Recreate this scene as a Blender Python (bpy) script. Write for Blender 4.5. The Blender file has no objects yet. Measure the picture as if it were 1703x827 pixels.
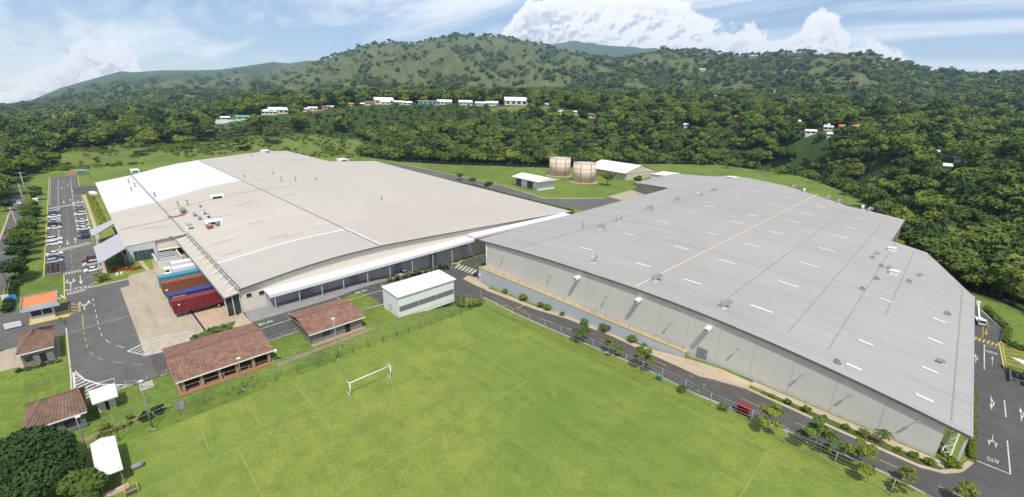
import bpy, bmesh, math, random
import numpy as np
from mathutils import Vector, Matrix, noise as mnoise
random.seed(7); RNG = np.random.default_rng(11)
SC = bpy.context.scene
COL = SC.collection
rad = math.radians
S2 = math.sqrt(.5)
CAMH = 46.1                      # the drone hovers 46 m above the pitch

# ---------------------------------------------------------------- camera
def setup_camera():
    cd = bpy.data.cameras.new('camera'); cam = bpy.data.objects.new('camera', cd); COL.objects.link(cam)
    cd.sensor_width = 36.0; cd.sensor_fit = 'HORIZONTAL'; cd.lens = 36.0 * 728.7 / 1703
    cd.clip_start = 0.5; cd.clip_end = 40000
    p, roll = .321, .023
    r0 = Vector((S2, S2, 0)); fh = Vector((-S2, S2, 0)); z = Vector((0, 0, 1))
    fwd = fh * math.cos(p) - z * math.sin(p); u0 = fh * math.sin(p) + z * math.cos(p)
    c, s = math.cos(roll), math.sin(roll)
    right = r0 * c + u0 * s; up = u0 * c - r0 * s
    m = Matrix((right, up, -fwd)).transposed().to_4x4(); m.translation = Vector((0, 0, CAMH))
    cam.matrix_world = m; SC.camera = cam
setup_camera()

# ---------------------------------------------------------------- light, sky, exposure
SUN = Vector((.47, -.32, 1.0)).normalized()
def setup_light():
    sd = bpy.data.lights.new('sun', 'SUN'); so = bpy.data.objects.new('sun', sd); COL.objects.link(so)
    sd.energy = 5.0; sd.angle = rad(.53); sd.color = (1.0, .955, .88)
    so.rotation_euler = (-SUN).to_track_quat('-Z', 'Y').to_euler(); so.location = (200, -100, 400)
    w = bpy.data.worlds.new('World'); SC.world = w; w.use_nodes = True
    nt = w.node_tree; nt.nodes.clear(); N = nt.nodes.new; L = nt.links.new
    out = N('ShaderNodeOutputWorld'); bg = N('ShaderNodeBackground'); bg.inputs[1].default_value = .14
    L(bg.outputs[0], out.inputs[0])
    def ma(op, a, b=None, clamp=False):
        n = N('ShaderNodeMath'); n.operation = op; n.use_clamp = clamp
        for i, v in enumerate((a, b)):
            if v is None: continue
            if isinstance(v, (int, float)): n.inputs[i].default_value = v
            else: L(v, n.inputs[i])
        return n.outputs[0]
    def vm(op, a, b):
        n = N('ShaderNodeVectorMath'); n.operation = op
        for i, v in enumerate((a, b)):
            if isinstance(v, (tuple, Vector)): n.inputs[i].default_value = tuple(v)
            elif v is not None: L(v, n.inputs[i])
        return n
    def ramp(f, lo, hi):
        n = N('ShaderNodeMapRange'); n.interpolation_type = 'SMOOTHSTEP'; L(f, n.inputs[0])
        n.inputs[1].default_value = lo; n.inputs[2].default_value = hi; return n.outputs[0]
    def mix(f, a, b):
        n = N('ShaderNodeMix'); n.data_type = 'RGBA'; L(f, n.inputs[0]) if not isinstance(f, float) else setattr(n.inputs[0], 'default_value', f)
        for i, v in ((6, a), (7, b)):
            if isinstance(v, tuple): n.inputs[i].default_value = v + (1,)
            else: L(v, n.inputs[i])
        return n.outputs[2]
    def noise(v, sc, det=6, rough=.55, dist=0.):
        n = N('ShaderNodeTexNoise'); L(v, n.inputs['Vector']); n.inputs['Scale'].default_value = sc
        n.inputs['Detail'].default_value = det; n.inputs['Roughness'].default_value = rough; n.inputs['Distortion'].default_value = dist
        return n.outputs[0]
    D = N('ShaderNodeTexCoord').outputs['Generated']
    sky = N('ShaderNodeTexSky'); sky.sky_type = 'NISHITA'; sky.sun_disc = False
    sky.sun_elevation = math.asin(SUN.z); sky.sun_rotation = math.atan2(SUN.x, SUN.y)
    sky.altitude = 900; sky.air_density = 1.0; sky.dust_density = .05; sky.ozone_density = 2.2
    L(vm('MAXIMUM', D, (-1, -1, .012)).outputs[0], sky.inputs[0])
    col = sky.outputs[0]
    sx = N('ShaderNodeSeparateXYZ'); L(D, sx.inputs[0])
    # thin streaky cirrus on a high flat layer
    zz = ma('ADD', ma('MAXIMUM', sx.outputs[2], 0.0), .10)
    cx = N('ShaderNodeCombineXYZ'); L(ma('DIVIDE', sx.outputs[0], zz), cx.inputs[0]); L(ma('DIVIDE', sx.outputs[1], zz), cx.inputs[1])
    mp = N('ShaderNodeMapping'); L(cx.outputs[0], mp.inputs[0]); mp.inputs['Rotation'].default_value = (0, 0, rad(38)); mp.inputs['Scale'].default_value = (.30, 1.0, 1)
    mp.inputs['Location'].default_value = (3.1, .7, 0)
    ci = ramp(noise(mp.outputs[0], 1.15, 5, .62, .6), .36, .64)
    veil = ramp(noise(cx.outputs[0], .42, 2, .5), .28, .58)
    hz = ramp(sx.outputs[2], .35, .0)
    lowveil = ma('MULTIPLY', ma('POWER', hz, 2.2), .12)
    col = mix(ma('MAXIMUM', ma('MULTIPLY', ma('MULTIPLY', ci, veil), .9), lowveil), col, (9.6, 9.8, 10.0))
    # cumulus banks: cloud-top elevation (degrees) against compass azimuth, roughened by noise
    tops = [(-49.44, 0.03), (-48.0, 0.64), (-46.63, 1.46), (-45.14, 2.6), (-44.06, 2.48), (-42.81, 4.42), (-42.18, 5.06), (-41.87, 4.12), (-41.52, 3.86), (-40.51, 4.84), (-40.02, 4.39), (-39.28, 5.16), (-38.7, 4.61), (-38.58, 3.07), (-38.46, 0.38), (-3.16, 3.48), (-2.25, 7.31), (-1.08, 9.47), (0.63, 11.08), (2.67, 12.11), (9.51, 12.09), (15.41, 12.11), (18.66, 11.25), (20.34, 10.22), (21.81, 8.57), (23.68, 8.03), (25.29, 8.76), (26.78, 7.68), (28.66, 7.04), (30.42, 7.5), (30.95, 9.18), (31.96, 9.82), (33.03, 9.12), (33.86, 7.52), (35.07, 6.51), (36.69, 6.83), (38.04, 6.34), (39.18, 5.47), (40.27, 2.99)]
    azm = ma('ARCTAN2', vm('DOT_PRODUCT', D, (S2, S2, 0)).outputs['Value'], vm('DOT_PRODUCT', D, (-S2, S2, 0)).outputs['Value'])
    el = ma('ARCSINE', sx.outputs[2])
    fc = N('ShaderNodeFloatCurve'); cu = fc.mapping.curves[0]; fc.mapping.use_clip = False
    knots = [(-180., 4.), (-150., 8.), (-120., 3.), (-95., 9.), (-70., 5.), (-56., 6.)] + tops + [(56., 2.), (75., 8.), (110., 4.), (140., 9.), (180., 4.)]
    for k, (a_, e_) in enumerate(knots):
        u_, v_ = (a_+180)/360., (e_+10)/40.
        if k < 2: cu.points[0 if k == 0 else -1].location = (u_ if k == 0 else 1., v_ if k == 0 else (knots[-1][1]+10)/40.)
        if 0 < k < len(knots)-1: cu.points.new(u_, v_)
    for p_ in cu.points: p_.handle_type = 'VECTOR'
    fc.mapping.update(); L(ma('ADD', ma('MULTIPLY', azm, 1/(2*math.pi)), .5), fc.inputs['Value'])
    top = ma('MULTIPLY', ma('SUBTRACT', ma('MULTIPLY', fc.outputs[0], 40.), 10.), rad(1))
    cv = N('ShaderNodeCombineXYZ'); L(azm, cv.inputs[0]); L(ma('MULTIPLY', el, 1.25), cv.inputs[1])
    def noise2(v, sc, det, rough):
        n = N('ShaderNodeTexNoise'); n.noise_dimensions = '2D'; L(v, n.inputs['Vector']); n.inputs['Scale'].default_value = sc; n.inputs['Detail'].default_value = det; n.inputs['Roughness'].default_value = rough; return n.outputs[0]
    n1 = noise2(cv.outputs[0], 34., 5, .56); n2 = noise2(vm('ADD', cv.outputs[0], (-.004, .0075, 0)).outputs[0], 34., 4, .56); n3 = noise2(cv.outputs[0], 9., 2, .5)
    edge = ma('ADD', ma('SUBTRACT', top, el), ma('MULTIPLY', ma('SUBTRACT', n1, .52), .062))
    cmask = ramp(edge, -.001, .011)
    lit = ma('ADD', ma('ADD', ma('MULTIPLY', ma('SUBTRACT', n1, n2), 2.6), .62), ma('MULTIPLY', ma('SUBTRACT', n3, .5), .9), True)
    rim = ramp(edge, .075, .0)
    lit = ma('MAXIMUM', lit, ma('MULTIPLY', rim, .85))
    cc = mix(ramp(lit, .22, .80), (5.4, 5.8, 6.4), (10.0, 9.9, 9.7))
    col = mix(ma('MULTIPLY', cmask, .95), col, cc)
    L(col, bg.inputs[0])
    vs = SC.view_settings; vs.view_transform = 'Standard'; vs.look = 'None'; vs.gamma = 1.0; vs.use_curve_mapping = False
    vs.exposure = -0.02
    cy = SC.cycles; cy.max_bounces = 6; cy.diffuse_bounces = 3; cy.glossy_bounces = 2; cy.transmission_bounces = 2; cy.volume_bounces = 0; cy.transparent_max_bounces = 6
    cy.use_denoising = True; cy.caustics_reflective = False; cy.caustics_refractive = False
    cy.volume_max_steps = 64
setup_light()

# ---------------------------------------------------------------- where things stand (metres; X along the pitch's long side, Y across it)
C = {
 'road_in': [(-81.0,70.8),(-68.7,69.9),(-56.7,69.6),(-46.6,69.6),(-34.4,69.3),(-22.1,66.9),(-13.5,67.8),(-2.6,68.9),(3.4,69.0),(7.0,68.5)],
 'road_out': [(-84.6,74.4),(-76.2,74.5),(-66.3,74.8),(-57.0,76.2),(-44.5,76.0),(-38.0,75.1),(-31.9,74.1),(-23.8,72.5),(-14.6,75.0),(-9.2,74.2),(-2.8,73.8),(2.9,73.6),(6.1,73.6),(8.5,74.6),(10.2,76.7),(11.3,80.2)],
 'walk_out': [(-86.5,75.7),(-78.0,76.2),(-67.5,76.1),(-58.4,77.9),(-45.2,77.0)],
 'fence_r': [(-71.3,61.4),(-61.4,67.6),(-48.1,68.5),(-35.6,66.9),(-28.1,66.5),(-19.1,65.2),(-13.0,65.6),(-8.3,65.0),(-2.2,64.8),(1.4,65.0),(3.8,64.7)],
 'road_dash': [(-80.5,74.9),(-77.6,74.9),(-69.9,72.2),(-70.0,75.2),(-62.0,72.1),(-56.5,72.2),(-41.7,74.4),(-38.8,74.0),(-40.7,72.3),(-36.6,72.7),(-29.9,72.6),(-25.2,71.7),(-29.8,72.6),(-25.2,71.8),(-20.5,71.3),(-16.1,71.3),(-11.0,71.2),(-7.8,71.2),(-3.3,71.1),(-1.1,71.2),(3.5,71.3),(8.0,71.3)],
 'trees_r': [(-10.8,66.0),(-4.9,66.5),(0.2,66.7),(-0.2,66.7),(-47.7,69.4),(-40.2,69.1),(-32.9,68.3),(4.9,68.8),(4.6,66.3)],
 'bushes_r': [(-24.0,65.8),(-17.3,66.0),(-3.4,67.4),(4.0,66.6)],
 'palm_r': [(1.5,75.8)],
 'shrub_wall': [(-79.2,77.6),(-72.3,77.9),(-66.0,78.0),(-63.6,78.2),(-59.0,78.9),(-52.3,78.9),(-46.9,80.5),(-40.0,79.3)],
 'bed_r': [(-14.4,76.2),(-14.5,74.8),(2.7,75.3),(2.5,73.9),(9.2,75.3),(6.6,76.0),(9.8,78.0),(10.9,78.8)],
 'bench': [(-15.4,67.1),(-14.0,67.4)],
 'bus_line': [(-95.3,15.0),(-94.3,19.0),(-94.9,31.5),(-96.1,46.8),(-97.2,50.8)],
 'bus_div': [(-98.1,27.4),(-95.6,27.4),(-98.9,38.9),(-96.6,38.9),(-100.6,51.4),(-98.9,51.4)],
 'bus_txt': [(-96.5,22.2),(-97.2,32.9),(-98.1,44.8)],
 'curb_canopy': [(-98.6,24.9),(-99.1,37.5),(-101.0,51.5)],
 'canopy_cols': [(-103.7,26.0),(-104.0,31.0),(-103.3,36.2),(-103.9,42.2),(-104.7,48.4),(-108.1,62.6),(-108.0,62.5),(-108.9,69.7),(-109.1,76.6)],
 'cross_w': [(-101.7,76.2),(-102.2,79.9),(-96.7,77.8),(-97.1,81.0)],
 'island_w': [(-104.7,76.9),(-102.7,79.0),(-104.3,81.8),(-105.0,79.1)],
 'corner_walk': [(-94.6,74.1),(-95.5,76.8),(-93.4,77.0),(-87.6,76.7),(-85.3,74.7),(-88.3,74.2)],
 'bus_rail': [(-92.2,39.8),(-92.3,43.5),(-87.9,43.0)],
 'planter': [(-99.7,9.1),(-96.6,8.8),(-94.9,15.2),(-97.3,16.5),(-101.8,18.3),(-101.3,12.1)],
 'hatch_a': [(-101.7,-0.2),(-97.9,2.0),(-96.3,8.7),(-99.9,8.8),(-101.6,10.2),(-100.4,2.1)],
 'apron_groove': [(-113.9,11.8),(-101.3,12.1)],
 'apron': [(-139.7,1.7),(-97.9,2.0),(-101.9,9.4),(-101.3,12.1),(-102.0,18.6),(-148.9,12.7),(-146.2,3.8),(-140.4,3.6)],
 'yellow_arc': [(-120.5,-5.7),(-117.1,-5.7),(-110.9,-5.6),(-107.1,-5.4),(-104.5,-4.9),(-101.5,-4.0),(-100.0,-3.1),(-97.4,-1.3),(-94.4,1.2)],
 'white_arc': [(-136.2,-3.5),(-126.6,-3.5),(-117.5,-3.4),(-112.1,-3.2),(-108.8,-2.6),(-105.6,-1.5),(-102.9,-0.0)],
 'hatch_b': [(-100.1,-7.7),(-93.1,-7.8),(-88.4,-6.4),(-88.1,-0.5),(-90.0,-2.8),(-91.9,-4.6),(-95.4,-6.4)],
 'hatch_y': [(-135.8,-7.7),(-135.2,-5.9),(-129.2,-5.9),(-128.4,-7.7)],
 'yard_arrow': [(-136.0,-5.0),(-129.5,-5.2)],
 'lane_l': [(-160.8,-8.0),(-143.5,-8.0),(-138.6,-7.7),(-136.8,-8.6)],
 'curb_n': [(-144.9,-4.4),(-145.8,3.9)],
 'parkL_line': [(-352.6,-8.3),(-265.7,-8.7),(-217.3,-8.8),(-201.5,-8.8),(-204.2,-8.6),(-166.2,-7.9)],
 'parkC_line': [(-248.7,-6.1),(-235.4,-6.2),(-207.5,-6.4)],
 'parkR_line': [(-355.6,-3.1),(-315.4,-3.7),(-285.0,-3.8),(-236.9,-4.1),(-197.5,-4.1)],
 'cross_p1': [(-259.2,-11.2),(-267.1,-3.1)],
 'cross_p2': [(-187.2,-9.7),(-192.2,-1.2)],
 'cross_p3': [(-161.0,-7.8),(-161.6,-5.0)],
 'cross_p4': [(-143.3,-7.7),(-144.0,-4.2)],
 'carsL': [(-255.2,-10.8),(-249.0,-10.6),(-241.5,-10.6),(-236.1,-10.7),(-231.5,-10.6),(-226.4,-10.6),(-220.1,-10.6),(-202.0,-9.8),(-196.1,-10.0),(-182.8,-9.9),(-178.8,-9.9),(-174.4,-10.0)],
 'carsR': [(-266.4,-1.8),(-260.2,-2.1),(-251.7,-2.1),(-240.3,-2.2),(-226.5,-2.0),(-217.9,-2.1),(-212.4,-2.2),(-207.0,-2.1),(-199.3,-2.1),(-170.3,-2.3),(-165.0,-2.2),(-159.1,-2.1)],
 'bikes': [(-171.3,-10.8),(-171.3,-10.4),(-171.2,-9.7),(-167.8,-10.6),(-167.7,-10.1),(-167.6,-9.4),(-164.7,-10.7),(-164.4,-9.9),(-164.3,-9.3),(-169.4,-8.6),(-163.5,-8.8),(-170.4,-8.3)],
 'arrows_p': [(-318.1,-7.2),(-323.3,-4.8),(-274.4,-6.9),(-278.0,-4.8),(-197.1,-6.9),(-198.3,-5.0),(-153.0,-5.1),(-151.9,-7.0)],
 'flower': [(-152.0,2.0),(-153.2,4.2),(-153.6,6.5),(-158.9,3.3),(-157.6,1.0),(-156.3,6.2)],
 'walk_path': [(-158.4,7.8),(-150.3,8.4)],
 'garden': [(-157.1,-1.1),(-149.0,0.3),(-150.9,9.5),(-158.2,11.1),(-160.8,5.0),(-159.2,0.1)],
 'gardenstrip': [(-279.2,0.6),(-283.2,4.4),(-229.7,4.6),(-216.2,0.7),(-196.1,-0.5),(-203.6,5.1)],
 'leftwalk': [(-289.4,-0.4),(-288.4,0.8),(-215.2,0.2),(-214.7,-0.9)],
 'publicroad_c': [(-336.4,-29.2),(-307.5,-24.2),(-285.1,-21.1),(-265.3,-20.0),(-224.9,-20.0),(-188.3,-20.3),(-155.2,-21.1)],
 'poles_l': [(-271.7,-18.4),(-297.1,-15.7),(-271.5,-18.3),(-299.4,-18.6),(-310.4,-17.5)],
 'westtrees': [(-260.1,-13.8),(-232.3,-12.8),(-213.1,-14.0),(-196.9,-15.0),(-185.3,-15.3),(-192.0,-16.4),(-208.3,-14.7),(-160.0,-16.6),(-266.3,-21.2),(-258.5,-15.1)],
 'westhedge': [(-213.6,-17.7),(-179.7,-18.1),(-147.4,-17.5)],
 'signs': [(-144.7,-16.4),(-145.7,-17.6)],
 'gateline': [(-138.5,-18.3),(-137.3,-15.3),(-127.6,-16.8),(-127.6,-14.1),(-117.2,-17.1),(-118.4,-8.0),(-128.3,-7.6)],
 'steps': [(-86.8,-0.6),(-87.3,0.4),(-86.3,1.4),(-86.1,2.1)],
 'lamps': [(-73.0,0.2),(-72.6,27.5),(-73.5,-6.8),(-74.7,12.3)],
 'shr': [(-75.9,-0.3),(-76.6,1.2),(-77.9,-2.0),(-77.3,-4.8)],
 'fence_l': [(-73.3,-6.6),(-73.0,-3.5),(-74.4,3.6),(-74.2,10.0),(-73.4,17.0),(-73.0,27.3),(-72.3,39.6),(-71.5,59.7)],
 'tyre': [(-74.3,11.5)],
 'tankshed_road': [(-303.4,176.3),(-236.5,177.3),(-182.3,175.4),(-145.9,168.5),(-135.5,177.7),(-125.5,192.6),(-121.3,218.4)],
 'tankroad_low': [(-314.9,172.5),(-236.4,162.8),(-192.3,165.7),(-149.5,161.0),(-129.3,160.5),(-113.1,164.7)],
 'tankgrass': [(-136.5,176.4),(-123.6,192.5),(-130.4,236.0),(-149.8,252.4),(-183.4,208.1)],
 'tankwall': [(-126.9,197.9),(-129.7,235.8),(-115.9,193.9)],
 'fence_far': [(-357.1,168.3),(-306.4,178.1),(-268.9,196.2),(-228.1,231.5),(-205.4,252.5),(-184.3,326.7),(-169.1,348.2),(-139.1,384.1),(-116.3,386.1),(-85.6,366.9),(-56.3,331.4),(-33.4,300.1)],
 'right_edge': [(11.1,154.7),(12.2,152.0),(15.7,140.7),(15.1,131.8),(18.3,129.2)],
 'r_cross': [(11.2,130.7),(15.0,130.1)],
 'r_box': [(12.6,128.2),(14.9,128.0)],
 'r_line': [(12.7,128.3),(12.6,114.9)],
 'ceda': [(13.7,124.9)],
 'arr1': [(13.7,118.0),(13.8,123.2)],
 'arr1b': [(11.4,116.9),(11.4,121.7)],
 'arr2': [(13.3,104.2),(13.3,98.6)],
 'arr3': [(13.3,90.4),(13.2,86.7)],
 'arr4': [(16.6,98.3),(16.7,103.4)],
 'lineR': [(14.9,104.1),(14.9,97.9)],
 'lineR2': [(14.8,90.2),(14.8,81.2),(11.6,81.2)],
 'alto': [(13.2,83.1)],
 'hatch_r': [(15.1,131.4),(15.4,120.5),(18.0,121.4),(18.4,130.0)],
 'motoshed': [(15.5,117.7),(15.5,112.5),(17.5,112.4),(17.8,119.3)],
 'arc_r': [(11.8,142.4),(12.6,139.1),(12.5,132.5),(11.1,133.1)],
 'bucket': [(11.4,141.0)],
 'corner_bed': [(9.3,75.4),(10.9,78.8),(11.3,80.6),(11.4,91.4),(11.5,103.4),(11.2,104.2)],
 'recess': [(8.1,77.5),(9.5,86.0),(11.0,86.7),(10.8,79.0)],
 'left_arrow_txt': [(-145.8,-7.0),(-151.8,-6.9)],
 'sky': [(-48.394,-0.01858),(-46.434,-0.0113),(-44.476,0.00692),(-42.742,0.01873),(-41.073,0.02914),(-40.157,0.03547),(-39.171,0.03461),(-37.132,0.03942),(-34.315,0.04216),(-32.194,0.04516),(-29.192,0.05617),(-27.044,0.06345),(-25.651,0.06268),(-23.997,0.06849),(-21.485,0.07622),(-20.416,0.08699),(-19.099,0.09478),(-16.64,0.10585),(-14.146,0.11362),(-12.05,0.1098),(-9.887,0.11928),(-7.425,0.13108),(-5.453,0.13007),(-3.538,0.13224),(-0.612,0.12789),(0.823,0.12501),(3.278,0.11434),(7.669,0.1003),(11.785,0.08925),(14.202,0.09718),(16.95,0.10465),(18.752,0.10647),(21.997,0.10125),(24.278,0.09624),(27.027,0.09413),(28.873,0.09835),(31.415,0.09887),(32.512,0.09235),(33.693,0.09355),(35.115,0.09167),(36.281,0.09179),(37.462,0.08451),(38.449,0.07658),(39.526,0.07323),(40.63,0.06281),(41.552,0.05798),(42.419,0.06111),(43.141,0.05646),(44.334,0.05427),(45.372,0.05716),(46.926,0.0564)],
 'farblue': [(1.501,0.10695),(3.284,0.11205),(5.057,0.11587),(7.098,0.11958),(9.998,0.11299),(13.45,0.10953),(16.027,0.1048),(17.529,0.09685)],
 'mid': [(-49.245,450,-0.08274,1500,-0.03612),(-43.414,500,-0.06467,1500,-0.02469),(-36.44,560,-0.04716,1500,-0.00957),(-28.172,600,-0.03095,1500,0.00535),(-18.567,600,-0.01134,1300,0.01673),(-7.946,600,-0.00514,1250,0.02284),(3.203,600,-0.00091,1250,0.02721),(14.108,580,-0.00035,1250,0.02933),(24.16,540,-0.01,1250,0.03036),(32.947,470,-0.02132,1200,0.02746),(40.478,400,-0.0401,1100,0.01704),(48.701,330,-0.06159,900,0.00227)],
 'houses': [(-32.517,-0.03684,15.2,'w'),(-30.884,-0.0307,23.7,'g'),(-32.182,-0.04046,55.9,'l'),(-28.644,-0.02815,13.5,'w'),(-27.418,-0.02416,32.2,'w'),(-27.684,-0.01953,10.2,'w'),(-28.269,-0.0309,27.1,'w'),(-23.826,-0.01368,15.2,'w'),(-24.494,-0.01869,10.2,'w'),(-21.974,-0.01017,11.9,'w'),(-22.39,-0.01615,13.5,'b'),(-19.653,-0.01135,8.5,'o'),(-17.515,-0.00463,11.9,'o'),(-17.398,-0.00621,20.7,'b'),(-15.954,0.00035,31.9,'w'),(-14.322,-0.00013,16.9,'w'),(-13.201,-0.00127,15.0,'w'),(-10.64,0.00313,31.9,'t'),(-8.734,0.00389,24.4,'w'),(-6.186,0.00604,22.5,'w'),(-4.243,0.00265,18.8,'s'),(-2.917,0.0027,20.7,'w'),(0.016,0.00729,37.6,'w'),(3.721,0.00637,13.2,'w'),(-15.686,-0.03203,15.0,'w'),(11.974,0.0007,23.2,'b'),(5.69,-0.01538,9.7,'w'),(7.266,-0.01521,9.7,'w'),(9.493,-0.02095,15.5,'b'),(23.147,0.02137,7.7,'w'),(20.561,-0.03457,7.7,'w'),(31.211,0.01499,22.0,'s'),(31.742,-0.02032,7.6,'w'),(32.1,-0.02352,8.5,'w'),(30.407,-0.01369,10.2,'c'),(25.847,-0.01746,12.7,'n'),(33.033,-0.03748,18.6,'w'),(34.351,-0.02473,5.9,'w'),(34.483,-0.02853,15.2,'s'),(35.612,-0.02586,8.5,'o'),(36.61,-0.0254,9.3,'o'),(37.093,-0.02466,8.5,'w'),(37.331,0.00254,6.8,'w'),(34.705,-0.03989,5.9,'w'),(38.306,-0.02536,5.9,'w'),(28.937,0.03059,4.2,'w'),(40.916,0.00897,4.8,'w'),(41.287,-0.03432,5.2,'w'),(44.162,-0.04679,9.8,'w'),(45.431,-0.04508,19.6,'s'),(44.87,-0.06464,6.1,'w'),(43.135,-0.05978,6.1,'w'),(44.223,-0.08026,7.6,'s'),(46.639,-0.00493,7.6,'w'),(47.028,-0.00803,7.6,'w'),(48.312,-0.04111,8.7,'w'),(48.588,-0.08974,6.1,'w'),(46.316,-0.00138,5.4,'s'),(39.198,0.01746,3.5,'w'),(39.526,0.01445,3.9,'w'),(-44.335,-0.04114,12,'w'),(-43.788,-0.03847,18,'w'),(-44.647,-0.0603,9,'w'),(-48.324,-0.09707,9,'w'),(-48.312,-0.03785,8,'w'),(-46.041,-0.0259,9,'w'),(21.467,0.06888,10,'w'),(-18.309,0.04315,9,'w'),(29.314,0.00991,9,'w')],
 'masts': [(-45.441,-0.06173,24.0),(35.372,0.03181,15.0),(36.191,0.03186,17.0),(-45.902,-0.03821,12.0)],
 'field_far': [(32.682,0.00487),(34.489,0.00731),(37.624,0.00018),(36.813,-0.01206),(35.077,-0.00623)],
 'brownstrip': [(-29.315,-0.03851),(-25.582,-0.02471),(-23.131,-0.02221),(-23.484,-0.02716),(-27.104,-0.03643)],
}
# ---------------------------------------------------------------- helpers
def link(o): COL.objects.link(o); return o
class MB:
    """collects shapes and links them as one mesh object"""
    def __init__(s): s.v = []; s.f = []; s.mi = []; s.sm = []
    def add(s, vs, fs, mi=0, smooth=False):
        b = len(s.v); s.v += [tuple(map(float, v)) for v in vs]; s.f += [tuple(i + b for i in f) for f in fs]; s.mi += [mi] * len(fs); s.sm += [smooth] * len(fs); return s
    def box(s, x0, x1, y0, y1, z0, z1, mi=0):
        return s.add([(x0,y0,z0),(x1,y0,z0),(x1,y1,z0),(x0,y1,z0),(x0,y0,z1),(x1,y0,z1),(x1,y1,z1),(x0,y1,z1)],
                     [(0,3,2,1),(4,5,6,7),(0,1,5,4),(1,2,6,5),(2,3,7,6),(3,0,4,7)], mi)
    def bar(s, a, b, w, h=None, mi=0):
        a = Vector(a); b = Vector(b); d = (b - a).normalized(); h = h or w
        up = Vector((0,0,1)) if abs(d.z) < .95 else Vector((1,0,0)); x = d.cross(up).normalized() * w / 2; y = x.cross(d).normalized() * h / 2
        return s.add([p + i * x + j * y for p in (a, b) for i, j in ((-1,-1),(1,-1),(1,1),(-1,1))],
                     [(0,1,2,3),(7,6,5,4),(0,4,5,1),(1,5,6,2),(2,6,7,3),(3,7,4,0)], mi)
    def tube(s, pts, r, n=8, mi=0, cap=True):
        pts = [Vector(p) for p in pts]; rs = r if isinstance(r, (list, tuple)) else [r] * len(pts); V = []; prev = None
        for i, p in enumerate(pts):
            d = (pts[min(i+1, len(pts)-1)] - pts[max(i-1, 0)]).normalized()
            up = prev if prev is not None else (Vector((0,0,1)) if abs(d.z) < .9 else Vector((1,0,0)))
            x = up - d * up.dot(d); x = x.normalized() if x.length > 1e-6 else d.orthogonal().normalized(); prev = x; y = d.cross(x)
            V += [p + (x * math.cos(2*math.pi*k/n) + y * math.sin(2*math.pi*k/n)) * rs[i] for k in range(n)]
        F = [(i*n+k, i*n+(k+1)%n, (i+1)*n+(k+1)%n, (i+1)*n+k) for i in range(len(pts)-1) for k in range(n)]
        if cap: F += [tuple(reversed(range(n))), tuple(range((len(pts)-1)*n, len(pts)*n))]
        return s.add(V, F, mi, True)
    def cyl(s, c, r, z0, z1, n=24, mi=0, r2=None): return s.tube([(c[0],c[1],z0),(c[0],c[1],z1)], [r, r2 or r], n, mi)
    def prism(s, poly, z0, z1, mi=0):
        n = len(poly); a = sum(poly[i][0]*poly[(i+1)%n][1]-poly[(i+1)%n][0]*poly[i][1] for i in range(n))
        if a < 0: poly = list(reversed(poly))
        return s.add([(x,y,z0) for x,y in poly]+[(x,y,z1) for x,y in poly], [tuple(reversed(range(n))), tuple(range(n,2*n))]+[(i,(i+1)%n,n+(i+1)%n,n+i) for i in range(n)], mi)
    def extr(s, prof, y0, y1, mi=0):          # profile in x,z swept along y
        n = len(prof); a = sum(prof[i][0]*prof[(i+1)%n][1]-prof[(i+1)%n][0]*prof[i][1] for i in range(n))
        if a < 0: prof = list(reversed(prof))
        return s.add([(x,y0,z) for x,z in prof]+[(x,y1,z) for x,z in prof], [tuple(range(n)), tuple(reversed(range(n,2*n)))]+[((i+1)%n,i,n+i,n+(i+1)%n) for i in range(n)], mi)
    def mesh(s, name, mats):
        m = bpy.data.meshes.new(name); m.from_pydata(s.v, [], s.f)
        for k in (mats if isinstance(mats, (list, tuple)) else [mats]): m.materials.append(k)
        if any(s.mi): m.polygons.foreach_set('material_index', s.mi)
        if any(s.sm): m.polygons.foreach_set('use_smooth', s.sm)
        m.update(); return m
    def build(s, name, mats, parent=None, loc=None, rz=0, kind=None):
        o = bpy.data.objects.new(name, s.mesh(name, mats)); link(o)
        if parent is not None: o.parent = parent
        if loc: o.location = loc
        if rz: o.rotation_euler = (0, 0, rz)
        if kind: o['kind'] = kind
        return o
def tag(o, label=None, cat=None, group=None, kind=None):
    if label: o['label'] = label
    if cat: o['category'] = cat
    if group: o['group'] = group
    if kind: o['kind'] = kind
    return o
def thing(name, label, cat, loc=(0,0,0), rz=0, group=None):
    o = bpy.data.objects.new(name, None); link(o); o.location = loc; o.rotation_euler = (0,0,rz); o.empty_display_size = .3
    return tag(o, label, cat, group)
def part(name, mesh, parent, loc=None, rz=0):
    o = bpy.data.objects.new(name, mesh); link(o); o.parent = parent
    if loc: o.location = loc
    if rz: o.rotation_euler = (0,0,rz)
    return o
def copy_tree(o, parent=None):
    c = o.copy(); link(c); c.parent = parent
    for ch in o.children: copy_tree(ch, c)
    return c
def sm(t): t = np.clip(t, 0, 1); return t*t*(3-2*t)

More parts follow.
